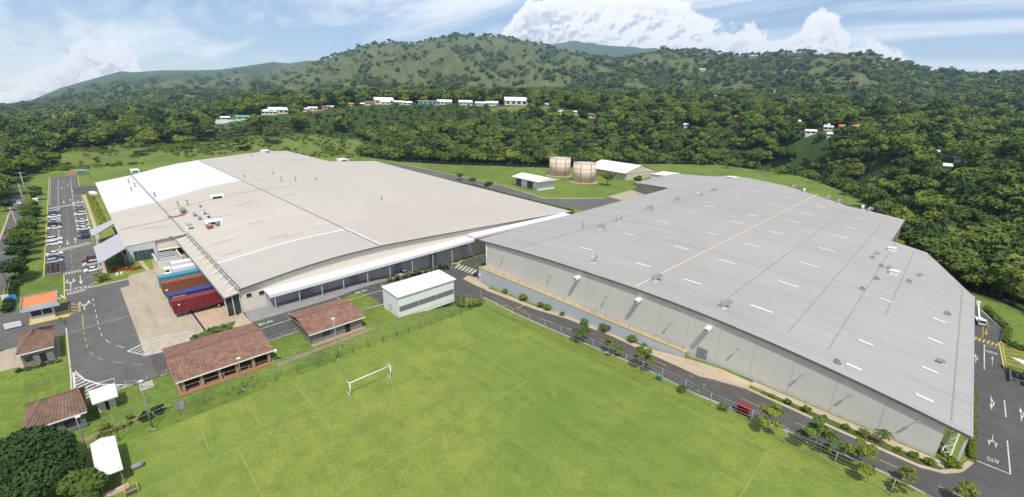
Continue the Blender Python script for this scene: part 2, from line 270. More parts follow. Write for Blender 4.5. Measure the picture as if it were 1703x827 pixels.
# ---------------------------------------------------------------- materials
MC = {}
def rgb(r, g, b): return tuple(((v/255)/12.92 if v <= 10 else (((v/255)+.055)/1.055)**2.4) for v in (r, g, b))
class NT:
    def __init__(s, name):
        s.m = bpy.data.materials.new(name); s.m.use_nodes = True; s.t = s.m.node_tree; s.b = s.t.nodes['Principled BSDF']; s.b.inputs['Specular IOR Level'].default_value = .25
    def n(s, t, **kw):
        n = s.t.nodes.new(t)
        for k, v in kw.items(): setattr(n, k, v)
        return n
    def l(s, a, b): s.t.links.new(a, b)
    def coord(s, which='Object', scale=None, rot=None):
        o = s.n('ShaderNodeTexCoord').outputs[which] if which != 'Position' else s.n('ShaderNodeNewGeometry').outputs['Position']
        if scale or rot:
            mp = s.n('ShaderNodeMapping'); s.l(o, mp.inputs[0]); o = mp.outputs[0]
            if scale: mp.inputs['Scale'].default_value = scale
            if rot: mp.inputs['Rotation'].default_value = (0, 0, rot)
        return o
    def noise(s, co, sc, det=5, rough=.6, dist=0):
        n = s.n('ShaderNodeTexNoise'); s.l(co, n.inputs['Vector']); n.inputs['Scale'].default_value = sc; n.inputs['Detail'].default_value = det; n.inputs['Roughness'].default_value = rough; n.inputs['Distortion'].default_value = dist
        return n.outputs[0]
    def ramp(s, f, lo, hi, a=0., b=1.):
        n = s.n('ShaderNodeMapRange'); s.l(f, n.inputs[0])
        for i, v in enumerate((lo, hi, a, b)): n.inputs[i+1].default_value = v
        return n.outputs[0]
    def math(s, op, a, b=0.):
        n = s.n('ShaderNodeMath', operation=op)
        for i, v in enumerate((a, b)):
            if isinstance(v, (int, float)): n.inputs[i].default_value = v
            else: s.l(v, n.inputs[i])
        return n.outputs[0]
    def mix(s, f, a, b, mode='MIX'):
        n = s.n('ShaderNodeMix', data_type='RGBA', blend_type=mode)
        if isinstance(f, (int, float)): n.inputs[0].default_value = f
        else: s.l(f, n.inputs[0])
        for i, v in ((6, a), (7, b)):
            if isinstance(v, tuple): n.inputs[i].default_value = v[:3] + (1,)
            else: s.l(v, n.inputs[i])
        return n.outputs[2]
    def bump(s, h, strength=.4, dist=.05):
        b = s.n('ShaderNodeBump'); b.inputs['Strength'].default_value = strength; b.inputs['Distance'].default_value = dist; s.l(h, b.inputs['Height']); s.l(b.outputs[0], s.b.inputs['Normal'])
    def done(s, col, rough=.85):
        if isinstance(col, tuple): s.b.inputs['Base Color'].default_value = col[:3] + (1,)
        else: s.l(col, s.b.inputs['Base Color'])
        if isinstance(rough, (int, float)): s.b.inputs['Roughness'].default_value = rough
        else: s.l(rough, s.b.inputs['Roughness'])
        return s.m
def sc3(c, k): return tuple(min(1, v*k) for v in c)
def M(name, col, rough=.8, var=.18, scale=.5, metal=0., fine=6., spec=.25, where='Position'):
    if name in MC: return MC[name]
    t = NT(name); co = t.coord(where); n1 = t.noise(co, scale, 5); n2 = t.noise(co, fine, 3)
    f = t.math('ADD', t.math('MULTIPLY', n1, .65), t.math('MULTIPLY', n2, .35))
    c = t.mix(t.ramp(f, .3, .7), sc3(col, 1-var), sc3(col, 1+var))
    t.b.inputs['Metallic'].default_value = metal; t.b.inputs['Specular IOR Level'].default_value = spec
    MC[name] = t.done(c, rough); return MC[name]

def mat_asphalt(name, base, patch):
    t = NT(name); co = t.coord('Position')
    a = t.noise(co, .06, 6, .65, .4); b = t.noise(co, .5, 5, .6); g = t.noise(co, 9., 3)
    c = t.mix(t.ramp(a, .35, .68), base, patch)
    c = t.mix(t.ramp(b, .42, .72, 0, .6), c, sc3(base, .66)); tm_ = t.noise(t.coord('Position', (.25, .9, 1)), .5, 5, .7, .5); c = t.mix(t.ramp(tm_, .55, .75, 0, .5), c, sc3(base, .55))
    cr = t.n('ShaderNodeTexVoronoi', feature='DISTANCE_TO_EDGE'); cr.inputs['Scale'].default_value = .16; t.l(t.coord('Position', (1,1,.01)), cr.inputs['Vector'])
    c = t.mix(t.ramp(cr.outputs[0], .0, .006, .35, 0.), c, sc3(base, .45))
    c = t.mix(t.ramp(g, .3, .7, 0, .22), c, sc3(base, 1.5)); t.bump(g, .3, .02)
    return t.done(c, .9)
ASPH = mat_asphalt('asphalt', (.100, .096, .091), (.135, .128, .118))
ASPH2 = mat_asphalt('dark_asphalt', (.076, .074, .072), (.100, .097, .092))
def mat_concrete(name, base, stain, joint=0.):
    t = NT(name); co = t.coord('Position')
    a = t.noise(co, .12, 6, .62, .3); st = t.noise(t.coord('Position', (.09, .7, 1)), 1., 5, .65); g = t.noise(co, 7., 3)
    c = t.mix(t.ramp(a, .35, .7), base, stain); c = t.mix(t.ramp(st, .46, .74, 0, .65), c, sc3(stain, .68)); bl = t.noise(co, .35, 6, .75, .6); c = t.mix(t.ramp(bl, .55, .72, 0, .5), c, sc3(stain, .55)); c = t.mix(t.ramp(g, .3, .7, 0, .15), c, sc3(base, 1.2))
    return t.done(c, .88)
CONC = mat_concrete('apron_concrete', (.40, .34, .255), (.33, .275, .20))
WALKC = mat_concrete('sidewalk_concrete', (.46, .37, .27), (.37, .29, .21))
CURB = M('kerb_concrete', (.45, .42, .36), .9, .2)
def mat_pitch():
    t = NT('pitch_grass'); co = t.coord('Position')
    a = t.noise(co, .032, 5, .62, .6); b = t.noise(co, .33, 6, .68, .3); g = t.noise(co, 2.6, 5, .75); st = t.noise(t.coord('Position', (.03, .5, 1)), 1.4, 3)
    c = t.mix(t.ramp(a, .38, .62), (.128, .196, .032), (.222, .262, .050))
    c = t.mix(t.ramp(b, .40, .70, 0, .75), c, (.092, .155, .025)); c = t.mix(t.ramp(st, .42, .7, 0, .3), c, (.25, .26, .055)); wn = t.noise(co, .16, 4, .7, .8); c = t.mix(t.ramp(wn, .58, .76, 0, .45), c, (.28, .285, .075))
    c = t.mix(t.ramp(g, .40, .72, 0, .60), c, (.058, .108, .013)); t.bump(g, .5, .06)
    return t.done(c, .95)
PITCH = mat_pitch()
def mat_lawn(name, a_, b_, d_):
    t = NT(name); co = t.coord('Position'); a = t.noise(co, .12, 5, .6); g = t.noise(co, 1.9, 5, .72)
    c = t.mix(t.ramp(a, .35, .68), a_, b_); c = t.mix(t.ramp(g, .4, .72, 0, .7), c, d_); t.bump(g, .5, .08); return t.done(c, .95)
LAWN = mat_lawn('lawn_grass', (.145, .200, .032), (.21, .250, .045), (.075, .12, .018))
SHRUBG = mat_lawn('bed_ground', (.06, .10, .015), (.11, .14, .03), (.035, .05, .012))
def mat_paint(name, col, worn, k=.46):
    t = NT(name); n = t.noise(t.coord('Position'), 1.6, 6, .7); n2 = t.noise(t.coord('Position'), 14., 3)
    f = t.math('ADD', t.math('MULTIPLY', n, .7), t.math('MULTIPLY', n2, .3)); return t.done(t.mix(t.ramp(f, .42, .66, 0, k*2), col, worn), .8)
PWHITE = mat_paint('white_road_paint', (.62, .60, .55), (.15, .145, .135)); PYEL = mat_paint('yellow_road_paint', (.52, .36, .07), (.16, .14, .09))
PLINE = mat_paint('faded_pitch_line', (.24, .28, .08), (.18, .225, .042), .45); KYEL = mat_paint('yellow_kerb_paint', (.55, .42, .10), (.42, .38, .28), .3)
def mat_wall(name, col, stain):
    t = NT(name); co = t.coord('Position'); a = t.noise(co, .08, 4); st = t.noise(t.coord('Position', (1.4, 1.4, .07)), 1., 6, .7); low = t.n('ShaderNodeSeparateXYZ'); t.l(co, low.inputs[0])
    c = t.mix(t.ramp(a, .35, .7), col, sc3(col, .92)); c = t.mix(t.ramp(st, .5, .78, 0, .40), c, stain); sp = t.math('MULTIPLY', t.ramp(low.outputs[2], 1.1, -.2), t.ramp(t.noise(co, .9, 5, .7), .35, .65)); c = t.mix(t.math('MULTIPLY', sp, .45), c, sc3(stain, .8)); return t.done(c, .85)
def mat_roof(name, base, stain, axis, streak=.35, rib=0, ribvec=None):
    t = NT(name); sc = (.02, .5, .1) if axis == 'X' else (.5, .02, .1)
    co = t.coord('Position'); a = t.noise(co, .035, 5, .6, .3); st = t.noise(t.coord('Position', sc), 1.6, 6, .65); g = t.noise(co, 2.2, 5, .6)
    c = t.mix(t.ramp(a, .35, .68), base, sc3(base, .90)); c = t.mix(t.ramp(st, .48, .8, 0, streak), c, stain); c = t.mix(t.ramp(g, .4, .75, 0, .14 if axis == 'Y' else .06), c, sc3(stain, .9))
    w = t.n('ShaderNodeTexWave', wave_type='BANDS', bands_direction='Y' if axis == 'X' else 'X'); w.inputs['Scale'].default_value = .314 / .9; w.inputs['Distortion'].default_value = 0; t.l(co, w.inputs['Vector'])
    pw = t.ramp(w.outputs[1], .80, 1., 0, 1.); c = t.mix(t.math('MULTIPLY', pw, .22 if axis == 'Y' else 0.), c, sc3(base, .62))
    # sheet-to-sheet tone differences
    fl = t.n('ShaderNodeTexWhiteNoise', noise_dimensions='1D'); sp = t.n('ShaderNodeSeparateXYZ'); t.l(co, sp.inputs[0]); t.l(t.math('FLOOR', t.math('MULTIPLY', sp.outputs[1 if axis == 'X' else 0], 1/2.7)), fl.inputs['W'])
    c = t.mix(t.ramp(fl.outputs[0], 0, 1, 0, .20), c, sc3(base, .7)); (t.bump(w.outputs[1], .25, .05) if axis == 'Y' else None)
    t.b.inputs['Specular IOR Level'].default_value = .3
    return t.done(c, .55)
RWHITE = mat_roof('white_roof_coating', (.66, .66, .655), (.54, .53, .51), 'Y', .25)
RCREAM = mat_roof('cream_roof_sheet', (.505, .455, .385), (.39, .32, .25), 'Y', .5)
RBEIGE = mat_roof('beige_roof_sheet', (.485, .438, .382), (.41, .36, .305), 'Y', .35)
RGREYB = mat_roof('grey_beige_roof_sheet', (.455, .422, .378), (.38, .345, .305), 'Y', .3)
RGREY = mat_roof('grey_roof_sheet', (.352, .336, .318), (.250, .222, .190), 'X', .75)
WCREAM = mat_wall('cream_wall', (.66, .605, .52), (.50, .43, .34)); WGREY = mat_wall('warm_grey_wall', (.60, .575, .525), (.47, .43, .37))
WGREY2 = M('grey_wall', (.42, .42, .41), .85, .08, .2); WBLUE = M('pale_blue_grey_wall', (.44, .47, .50), .85, .1, .3)
WHITE = M('white_paint', (.70, .70, .69), .6, .04, .5); WHITEM = M('white_metal', (.78, .78, .77), .45, .05, .7, spec=.4); GALV = M('galvanised_steel', (.42, .43, .43), .45, .15, 1.2, .5)
LGREY = M('light_grey_metal', (.55, .56, .57), .5, .07, .6); DARK = M('dark_opening', (.02, .021, .022), .7, .3); DGREY = M('dark_grey_metal', (.10, .10, .10), .6, .2); MGREY = M('mid_grey_metal', (.25, .25, .245), .6, .15)
FASC = M('dark_eave_trim', (.13, .12, .105), .7, .2); RIDGE = M('tan_ridge_cap', (.50, .44, .33), .7, .2); SKYL = M('white_skylight_sheet', (.66, .66, .65), .4, .05)
BROWN = M('brown_wood', (.20, .12, .065), .8, .25, 1.5); TILEE = M('clay_ridge', (.17, .095, .07), .85, .3, 2.); STONE = M('stone_wall', (.20, .19, .17), .9, .35, 1.5)
RED = M('red_paint', (.45, .05, .045), .5, .1); ORANGE = M('orange_roof', (.58, .20, .075), .7, .15, .5); TEAL = M('teal_metal', (.05, .16, .18), .5, .2); DBLUE = M('dark_blue_metal', (.05, .075, .12), .5, .2)
GREENR = M('green_roof', (.10, .30, .20), .6, .15); RUST = M('rust_brown', (.24, .10, .055), .8, .3, 1.); EARTH = M('bare_earth', (.22, .15, .09), .95, .25, .4)
def mat_glass(name, col):
    t = NT(name); n = t.noise(t.coord('Position'), .8, 3); t.b.inputs['Specular IOR Level'].default_value = .8; return t.done(t.mix(t.ramp(n, .3, .7), col, sc3(col, 1.6)), .08)
GLASS = mat_glass('dark_glass', (.018, .022, .026)); GGLASS = mat_glass('green_glass', (.022, .05, .045))
def mat_tile(name, a_, b_, d_):
    t = NT(name); co = t.coord('Position'); a = t.noise(co, .8, 5, .7); v = t.n('ShaderNodeTexVoronoi'); v.inputs['Scale'].default_value = 2.6; t.l(co, v.inputs['Vector'])
    sp = t.n('ShaderNodeSeparateColor'); t.l(v.outputs['Color'], sp.inputs[0])
    c = t.mix(sp.outputs[0], a_, b_); c = t.mix(t.ramp(a, .45, .7, 0, .8), c, d_); return t.done(c, .9)
TILE = mat_tile('clay_tiles', (.20, .105, .072), (.28, .16, .115), (.10, .068, .050)); TILE2 = mat_tile('old_brown_tiles', (.17, .105, .075), (.23, .145, .105), (.085, .062, .048))
def mat_leaf(name, lo, hi, hue=.48, trans=.15):
    if name in MC: return MC[name]
    t = NT(name); oi = t.n('ShaderNodeObjectInfo'); n = t.noise(t.coord('Object'), .55, 4, .65); n2 = t.noise(t.coord('Object'), 3.5, 2)
    c = t.mix(t.ramp(n, .32, .68), lo, hi); c = t.mix(t.ramp(n2, .35, .7, 0, .35), c, sc3(lo, .7))
    c = t.mix(t.math('MULTIPLY', oi.outputs['Random'], hue*1.6), c, (hi[0]*1.5, hi[1]*1.12, hi[2]*.8)); w = t.n('ShaderNodeTexWhiteNoise', noise_dimensions='1D'); t.l(oi.outputs['Random'], w.inputs['W'])
    c = t.mix(t.ramp(w.outputs[0], 0, 1, 0, .55), c, sc3(lo, .62)); t.b.inputs['Specular IOR Level'].default_value = .15
    MC[name] = t.done(c, .75); return MC[name]
LF_FOR = mat_leaf('forest_leaves', (.036, .080, .018), (.100, .160, .034)); LF_MID = mat_leaf('mid_green_leaves', (.054, .112, .020), (.135, .198, .038)); LF_BRI = mat_leaf('bright_leaves', (.075, .135, .018), (.155, .215, .034))
LF_DRK = mat_leaf('dark_leaves', (.020, .050, .014), (.054, .104, .026), .15); LF_PALM = mat_leaf('palm_leaves', (.035, .075, .016), (.075, .125, .028)); LF_HEDGE = mat_leaf('hedge_leaves', (.11, .17, .015), (.18, .24, .03), .2)
FLOWR = mat_leaf('red_flowers', (.28, .02, .02), (.45, .06, .04), .1); FLOWY = mat_leaf('yellow_flowers', (.35, .30, .02), (.50, .42, .05), .1)
BARK = M('bark', (.17, .13, .09), .95, .3, 1.5, where='Object'); PBARK = M('pale_bark', (.36, .32, .26), .9, .25, 1.5, where='Object')
# ---------------------------------------------------------------- terrain
def _hash(ix, iy, s):
    h = (ix.astype(np.int64) * 374761393 + iy.astype(np.int64) * 668265263 + s * 974711) & 0xffffffff
    h = ((h ^ (h >> 13)) * 1274126177) & 0xffffffff; return ((h ^ (h >> 16)) & 0xffff) / 65535.
def vnoise(x, y, s=0):
    ix, iy = np.floor(x), np.floor(y); fx, fy = x-ix, y-iy; fx = fx*fx*(3-2*fx); fy = fy*fy*(3-2*fy)
    return (_hash(ix,iy,s)*(1-fx)+_hash(ix+1,iy,s)*fx)*(1-fy)+(_hash(ix,iy+1,s)*(1-fx)+_hash(ix+1,iy+1,s)*fx)*fy
def fbm(x, y, o=4, s=0): return sum(vnoise(x*2**i+17*i, y*2**i-9*i, s+i)*.5**i for i in range(o)) / (2-.5**(o-1))
def dip(X, Y):        # the service road sinks below the right-hand warehouse's platform
    a = np.interp(X, [-106,-95,-88,-66,-50,-36,-22], [-1.6,-3.4,-3.9,-3.1,-2.4,-1.5,0]); k = sm((-X-72)/5.)
    return a * ((1-k)*sm((Y-61.5)/7.) + k*sm((Y-44)/28.)) * sm((175-Y)/30.)
def zg(x, y): return float(dip(np.float64(x), np.float64(y)))
RCT = ([-180,-70,-50,-47,-36,-25,-19.8,-14.8,-8.9,.6,5.9,15.5,25,32.9,38.0,41,42.7,43.5,45,48.5,50.8,60,75,180],
       [600,260,270,400,420,430,400,358,338,330,330,380,412,382,315,250,222,196,184,160,158,130,160,600])
_mid = np.array(C['mid']); _sky = np.array(C['sky']); _fb = np.array(C['farblue'])
def polar(X, Y):
    gx, gy = (X+Y)*S2, (Y-X)*S2; return np.degrees(np.arctan2(gx, gy)), np.hypot(gx, gy)
def unpolar(az, r):
    a = np.radians(az); gx, gy = r*np.sin(a), r*np.cos(a); return (gx-gy)*S2, (gx+gy)*S2
def ranges(az):
    r2 = np.interp(az, _mid[:,0], _mid[:,1]); r3 = np.interp(az, _mid[:,0], _mid[:,3])
    r4 = np.interp(az, [-60,-27,-22,8,12,30,60], [6500,6300,2900,2900,2600,2500,2400]); rc = np.interp(az, *RCT); return rc, r2, r3, r4
def spur(az, d, X, Y):      # gullies and spurs running down the mountain sides
    q = az*.33+(fbm(X/600, Y/600, 3, 61)-.5)*3.2; return 1-np.abs(2*fbm(q, d*1.3+3, 4, 63)-1)
def height(X, Y):
    X = np.asarray(X, float); Y = np.asarray(Y, float); az, r = polar(X, Y); rc, r2, r3, r4 = ranges(az)
    z2 = CAMH + r2*np.interp(az, _mid[:,0], _mid[:,2]) - np.interp(az, [-34,-30,4,9], [9,2,2,9]); z3 = CAMH + r3*np.interp(az, _mid[:,0], _mid[:,4]) - 8
    z4 = CAMH + r4*(np.interp(az, _sky[:,0], _sky[:,1])) - np.where(r4 < 4000, 5, 0)
    w = sm((az+28)/12.); zr = (1-w)*z2*.3 + w*(-11.)
    k1 = rc + .30*(r2-rc)
    z = np.zeros_like(r)
    a = sm((r-rc)/np.maximum(k1-rc, 1)); z = a*zr
    b = np.clip((r-k1)/np.maximum(r2-k1, 1), 0, 1); z = np.where(r > k1, zr + (z2-zr)*(b*.4+.6*sm(b)), z)
    c = np.clip((r-r2)/(r3-r2), 0, 1); z = np.where(r > r2, z2 + (z3-z2)*c, z)
    d = np.clip((r-r3)/(r4-r3), 0, 1); pw = np.interp(az, [-40,-24,-18,10,14,40], [1.6,1.5,1.15,1.15,1.0,1.0])
    x, y = X/420., Y/420.; rg = 1-np.abs(2*fbm(x, y, 5, 3)-1); rg2 = 1-np.abs(2*fbm(x*2.6, y*2.6, 4, 9)-1)
    env = np.sin(np.pi*np.clip(d, 0, 1)**.8)**.8
    zm_ = z3 + (z4-z3)*d**pw + (z4-z3)*env*(.45*(rg-.76) + .16*(rg2-.74) + .30*(spur(az, d, X, Y)-.62))
    z = np.where(r > r3, zm_, z)
    tf = np.interp(az, np.r_[_fb[0,0]-4, _fb[:,0], _fb[-1,0]+3], np.r_[.055, _fb[:,1], .05])
    zf = CAMH + 6800*tf; e = np.clip((r-r4)/(6800-r4+1), 0, 1); zv = z4 - .025*r4
    beyond = np.where(e < .25, z4+(zv-z4)*sm(e*4), zv+(zf-zv)*sm((e-.25)/.75)*(.9+.2*fbm(X/500, Y/500, 4, 5)))
    z = np.where((r > r4) & (r4 < 6000), beyond, np.where(r > r4, z4-(r-r4)*.12, z))
    z = np.where(r > 6800, np.where(r4 < 6000, zf-(r-6800)*.3, z), z)
    out = sm((r-rc-8)/50.)
    z = z + out*(fbm(X/45, Y/45, 4, 1)-.5)*7*np.clip(.5+r/900, .5, 2.2)*np.where(r > r3, np.clip(1-d*1.2, .0, 1), 1)
    z = z*sm((75-np.abs(az))/15.)
    return np.where(r < rc, dip(X, Y), z)
def cover(X, Y):      # ground colour: woodland floor, meadow, crops, bare soil, hill grass
    az, r = polar(X, Y); rc, r2, r3, r4 = ranges(az); n = fbm(X/40, Y/40, 4, 21); n2 = fbm(X/9, Y/9, 3, 31)
    wood = np.stack([.030+.012*n, .055+.03*n, .014+.006*n], -1)
    lawn = np.stack([.13+.07*n, .20+.06*n, .030+.01*n], -1); meadow = np.stack([.12+.07*n, .18+.05*n2, .034+.012*n], -1)
    crop = np.stack([.075+.02*n, .115+.02*n, .040+.01*n], -1); soil = np.stack([.20+.06*n, .125+.03*n, .075+.02*n], -1); hill = np.stack([.085+.15*n2*n, .115+.11*n2*n, .036+.03*n], -1)
    c = wood.copy(); fld = np.zeros_like(r)
    def put(m, k):
        nonlocal c, fld
        c = np.where(m[..., None], k, c); fld = np.where(m, 1., fld)
    edge = (n2-.5)*26
    put((r < rc+6+edge*.4), lawn)
    put((az > -46) & (az < -21+n*4) & (r > rc-10) & (r < 505+edge), meadow)
    put((az > -42+n*2) & (az < -31) & (r > 560+edge) & (r < 690+edge), crop)
    put((az > -36) & (az < -27.5) & (r > 380) & (r < 400+edge*.5), soil)
    put((az > -29.5) & (az < -22.8) & (np.abs(r-(612-4*(az+26))) < 16), soil)
    put((az > -43) & (az < -36) & (np.abs(r-960) < 60), meadow); put((az > 32.4) & (az < 37.6) & (r > 900) & (r < 1080), np.stack([.20+.05*n, .17+.03*n, .085+.02*n], -1))
    put((az > -3) & (az < 10) & (np.abs(r-(r2-22)) < 12+edge*.5), meadow)
    put((az > 36) & (az < 46) & (np.abs(r-640) < 14), meadow); put((az > 39) & (az < 44) & (np.abs(r-600) < 14), soil)
    d = np.clip((r-r3)/(r4-r3), 0, 1); rgc = 1-np.abs(2*fbm(X/420., Y/420., 5, 3)-1); g = fbm(X/70, Y/70, 5, 41)*.60 + .20*rgc + .34*spur(az, d, X, Y) + .05*np.sin(d*3.1)-.165
    h1 = (az > -27) & (az < 9) & (r > r3) & (g > .535); h2 = (az > 29) & (az < 38) & (d > .45) & (d < 1.02) & (g > .50); h3 = (r > r3) & (r < 3400) & (g > .62)
    c = np.where((r > r3)[..., None], c*1.35, c); put(h1 | h2 | h3, hill)
    return c, fld
def build_terrain():
    az = np.r_[np.arange(-180, -57, 6.), np.arange(-57, 57.01, .28), np.arange(63, 180, 6.)]
    rr = np.r_[.5, 10, 20, np.arange(30, 420, 2.3), np.geomspace(424, 7300, 200)]
    A, R = np.meshgrid(az, rr); X, Y = unpolar(A, R); Z = height(X, Y); n, k = A.shape
    col, _ = cover(X, Y)
    V = np.stack([X, Y, Z], -1).reshape(-1, 3)
    i = np.arange(n-1)[:, None]*k; j = np.arange(k)[None, :]; j2 = (j+1) % k
    F = np.stack([i+j, i+j2, i+k+j2, i+k+j], -1).reshape(-1, 4)[:, ::-1]
    m = bpy.data.meshes.new('ground'); m.from_pydata(V.tolist(), [], F.tolist()); m.polygons.foreach_set('use_smooth', [True]*len(F))
    at = m.color_attributes.new('cover', 'FLOAT_COLOR', 'POINT'); at.data.foreach_set('color', np.c_[col.reshape(-1, 3), np.ones(n*k)].ravel())
    t = NT('ground_cover'); a = t.n('ShaderNodeVertexColor', layer_name='cover'); co = t.coord('Position')
    g = t.noise(co, .9, 5, .72); g2 = t.noise(co, .07, 6, .7); g3 = t.noise(co, .018, 6, .72)
    c = t.mix(t.ramp(g, .38, .74, 0, .55), a.outputs[0], (.032, .055, .010)); c = t.mix(t.ramp(g2, .46, .70, 0, .5), c, (.028, .052, .013)); c = t.mix(t.ramp(g3, .45, .7, 0, .35), c, (.028, .052, .014))
    t.bump(g2, .9, 2.5); m.materials.append(t.done(c, .95)); m.update()
    o = link(bpy.data.objects.new('ground', m)); o['kind'] = 'structure'; return o
GROUND = build_terrain()

# ---------------------------------------------------------------- sheets laid on the ground
def sheet(name, poly, off, mat, step=2.2, kind='structure', parent=None):
    bm = bmesh.new(); n = len(poly); a = sum(poly[i][0]*poly[(i+1)%n][1]-poly[(i+1)%n][0]*poly[i][1] for i in range(n))
    if a < 0: poly = poly[::-1]
    bm.faces.new([bm.verts.new((x, y, 0)) for x, y in poly]); bm.normal_update()
    xs = [p[0] for p in poly]; ys = [p[1] for p in poly]
    if max(ys) > 44 and min(ys) < 176 and min(xs) < -20 and max(xs) > -125:
        for k in np.arange(max(min(xs), -125), min(max(xs), -19), step)[1:]:
            bmesh.ops.bisect_plane(bm, geom=bm.verts[:]+bm.edges[:]+bm.faces[:], plane_co=(k,0,0), plane_no=(1,0,0))
        for k in np.arange(max(min(ys), 44), min(max(ys), 176), step)[1:]:
            bmesh.ops.bisect_plane(bm, geom=bm.verts[:]+bm.edges[:]+bm.faces[:], plane_co=(0,k,0), plane_no=(0,1,0))
    bm.normal_update(); bmesh.ops.triangulate(bm, faces=bm.faces[:], ngon_method='EAR_CLIP')
    for v in bm.verts: v.co.z = zg(v.co.x, v.co.y) + off
    m = bpy.data.meshes.new(name); bm.to_mesh(m); bm.free(); m.materials.append(mat)
    o = link(bpy.data.objects.new(name, m)); o['kind'] = kind
    if parent: o.parent = parent
    return o
def resample(P, step):
    P = [Vector((p[0], p[1], 0)) for p in P]; out = []
    for a, b in zip(P[:-1], P[1:]):
        n = max(1, int((b-a).length/step)); out += [tuple(a.lerp(b, i/n))[:2] for i in range(n)]
    return out + [tuple(P[-1])[:2]]
def offset(P, d):
    out = []
    for i, p in enumerate(P):
        a = Vector(P[max(i-1, 0)]); b = Vector(P[min(i+1, len(P)-1)]); t = (b-a).normalized(); out.append((p[0]-t.y*d, p[1]+t.x*d))
    return out
def band(mb, P, w, off, step=2., lift=None, dash=None, z=None):
    """a painted line or kerb of width w following the polyline P"""
    Q = resample(P, step); A = offset(Q, w/2); B = offset(Q, -w/2); zz = z or zg
    if lift:
        vs = []
        for a, b in zip(A, B): za, zb = zz(*a), zz(*b); vs += [(*a, za-.2), (*a, za+lift), (*b, zb+lift), (*b, zb-.2)]
        fs = []
        for i in range(len(Q)-1):
            k = i*4; fs += [(k,k+1,k+5,k+4),(k+1,k+2,k+6,k+5),(k+2,k+3,k+7,k+6)]
        n = len(vs); fs += [(0,3,2,1),(n-4,n-3,n-2,n-1)]; mb.add(vs, [f[::-1] for f in fs])
    else:
        vs = []
        for a, b in zip(A, B): vs += [(*a, zz(*a)+off), (*b, zz(*b)+off)]
        mb.add(vs, [(2*i, 2*i+1, 2*i+3, 2*i+2) for i in range(len(Q)-1) if not dash or int(i/dash) % 2 == 0])
    return mb
def line(P, w=.16, mat=None, off=.075, step=2., dash=None, name='road_marking'):
    return band(MB(), P, w, off, step, None, dash).build(name, mat or PWHITE, kind='structure')
def kerb(P, mat=None, w=.22, lift=.13, name='kerb'): return band(MB(), P, w, 0, 2., lift).build(name, mat or CURB, kind='structure')
def zebra(P, w, n, mat=None, gap=.5, off=.075, name='crossing_stripe'):
    a, b = Vector(P[0]), Vector(P[1]); t = (b-a)/n; nn = Vector((-t.y, t.x)).normalized()*w/2; mb = MB()
    for i in range(n):
        p, q = a+t*i, a+t*(i+1-gap)
        mb.add([(*(v), zg(*v)+off) for v in (p-nn, q-nn, q+nn, p+nn)], [(0,1,2,3)])
    return mb.build(name, mat or PWHITE, kind='structure')
def hatch(poly, mat, ang, gap, w, border=True, off=.08):
    """diagonal stripes clipped to a polygon, with an outline"""
    d = Vector((math.cos(ang), math.sin(ang))); nrm = Vector((-d.y, d.x)); mb = MB(); n = len(poly); ts = [Vector(p).dot(nrm) for p in poly]; t = min(ts)+gap*.6
    while t < max(ts):
        xs = []
        for i in range(n):
            a, b = Vector(poly[i]), Vector(poly[(i+1)%n]); ta, tb = a.dot(nrm)-t, b.dot(nrm)-t
            if ta*tb < 0: xs.append((a+(b-a)*(ta/(ta-tb))).dot(d))
        xs.sort()
        for a, b in zip(xs[::2], xs[1::2]):
            p, q = nrm*t+d*a, nrm*t+d*b; k = nrm*w/2; mb.add([(*v, zg(*v)+off) for v in (p-k, q-k, q+k, p+k)], [(0,1,2,3)])
        t += gap
    if border: band(mb, list(poly)+[poly[0]], w*.9, off+.004)
    return mb.build('hatched_marking', mat, kind='structure')
def arrow(p, q, w, kind='s', mat=None, off=.075):
    a, b = Vector(p), Vector(q); d = b-a; L_ = d.length; d.normalize(); n = Vector((-d.y, d.x)); mb = MB()
    def poly(pts): mb.add([(*(a+d*u*L_+n*v*w), zg(*(a+d*u*L_+n*v*w))+off) for u, v in pts], [tuple(range(len(pts)))])
    if kind in 'srl': poly([(0,-.09),(.62,-.09),(.62,.09),(0,.09)]); poly([(.62,-.42),(1,0),(.62,.42)])
    if kind in 'rl':
        s = 1 if kind == 'l' else -1
        poly([(.18,.09*s),(.40,.62*s),(.52,.55*s),(.36,.09*s)][::s]); poly([(.30,.80*s),(.70,.70*s),(.58,.30*s)][::s])
    if kind == 't':
        poly([(0,-.08),(.6,-.08),(.6,.08),(0,.08)])
        for s in (1,-1): poly([(.52,0),(.72,.5*s),(.60,.6*s),(.40,.1*s)][::s]); poly([(.55,.95*s),(.98,.62*s),(.62,.28*s)][::s])
    return mb.build('road_arrow', mat or PWHITE, kind='structure')
def text(s, p, ang, size, sx=1.0, mat=None, off=.08):
    cu = bpy.data.curves.new('t', 'FONT'); cu.body = s; cu.size = 1; cu.align_x = 'CENTER'; cu.align_y = 'CENTER'; cu.offset = .02
    o = bpy.data.objects.new('t', cu); link(o); bpy.context.view_layer.update(); m = bpy.data.meshes.new_from_object(o.evaluated_get(bpy.context.evaluated_depsgraph_get()))
    bpy.data.objects.remove(o); m.materials.clear(); m.materials.append(mat or PWHITE)
    ob = link(bpy.data.objects.new('road_lettering', m)); ob.location = (*p, zg(*p)+off); ob.rotation_euler = (0, 0, ang); ob.scale = (size*sx, size, 1); ob['kind'] = 'structure'; return ob

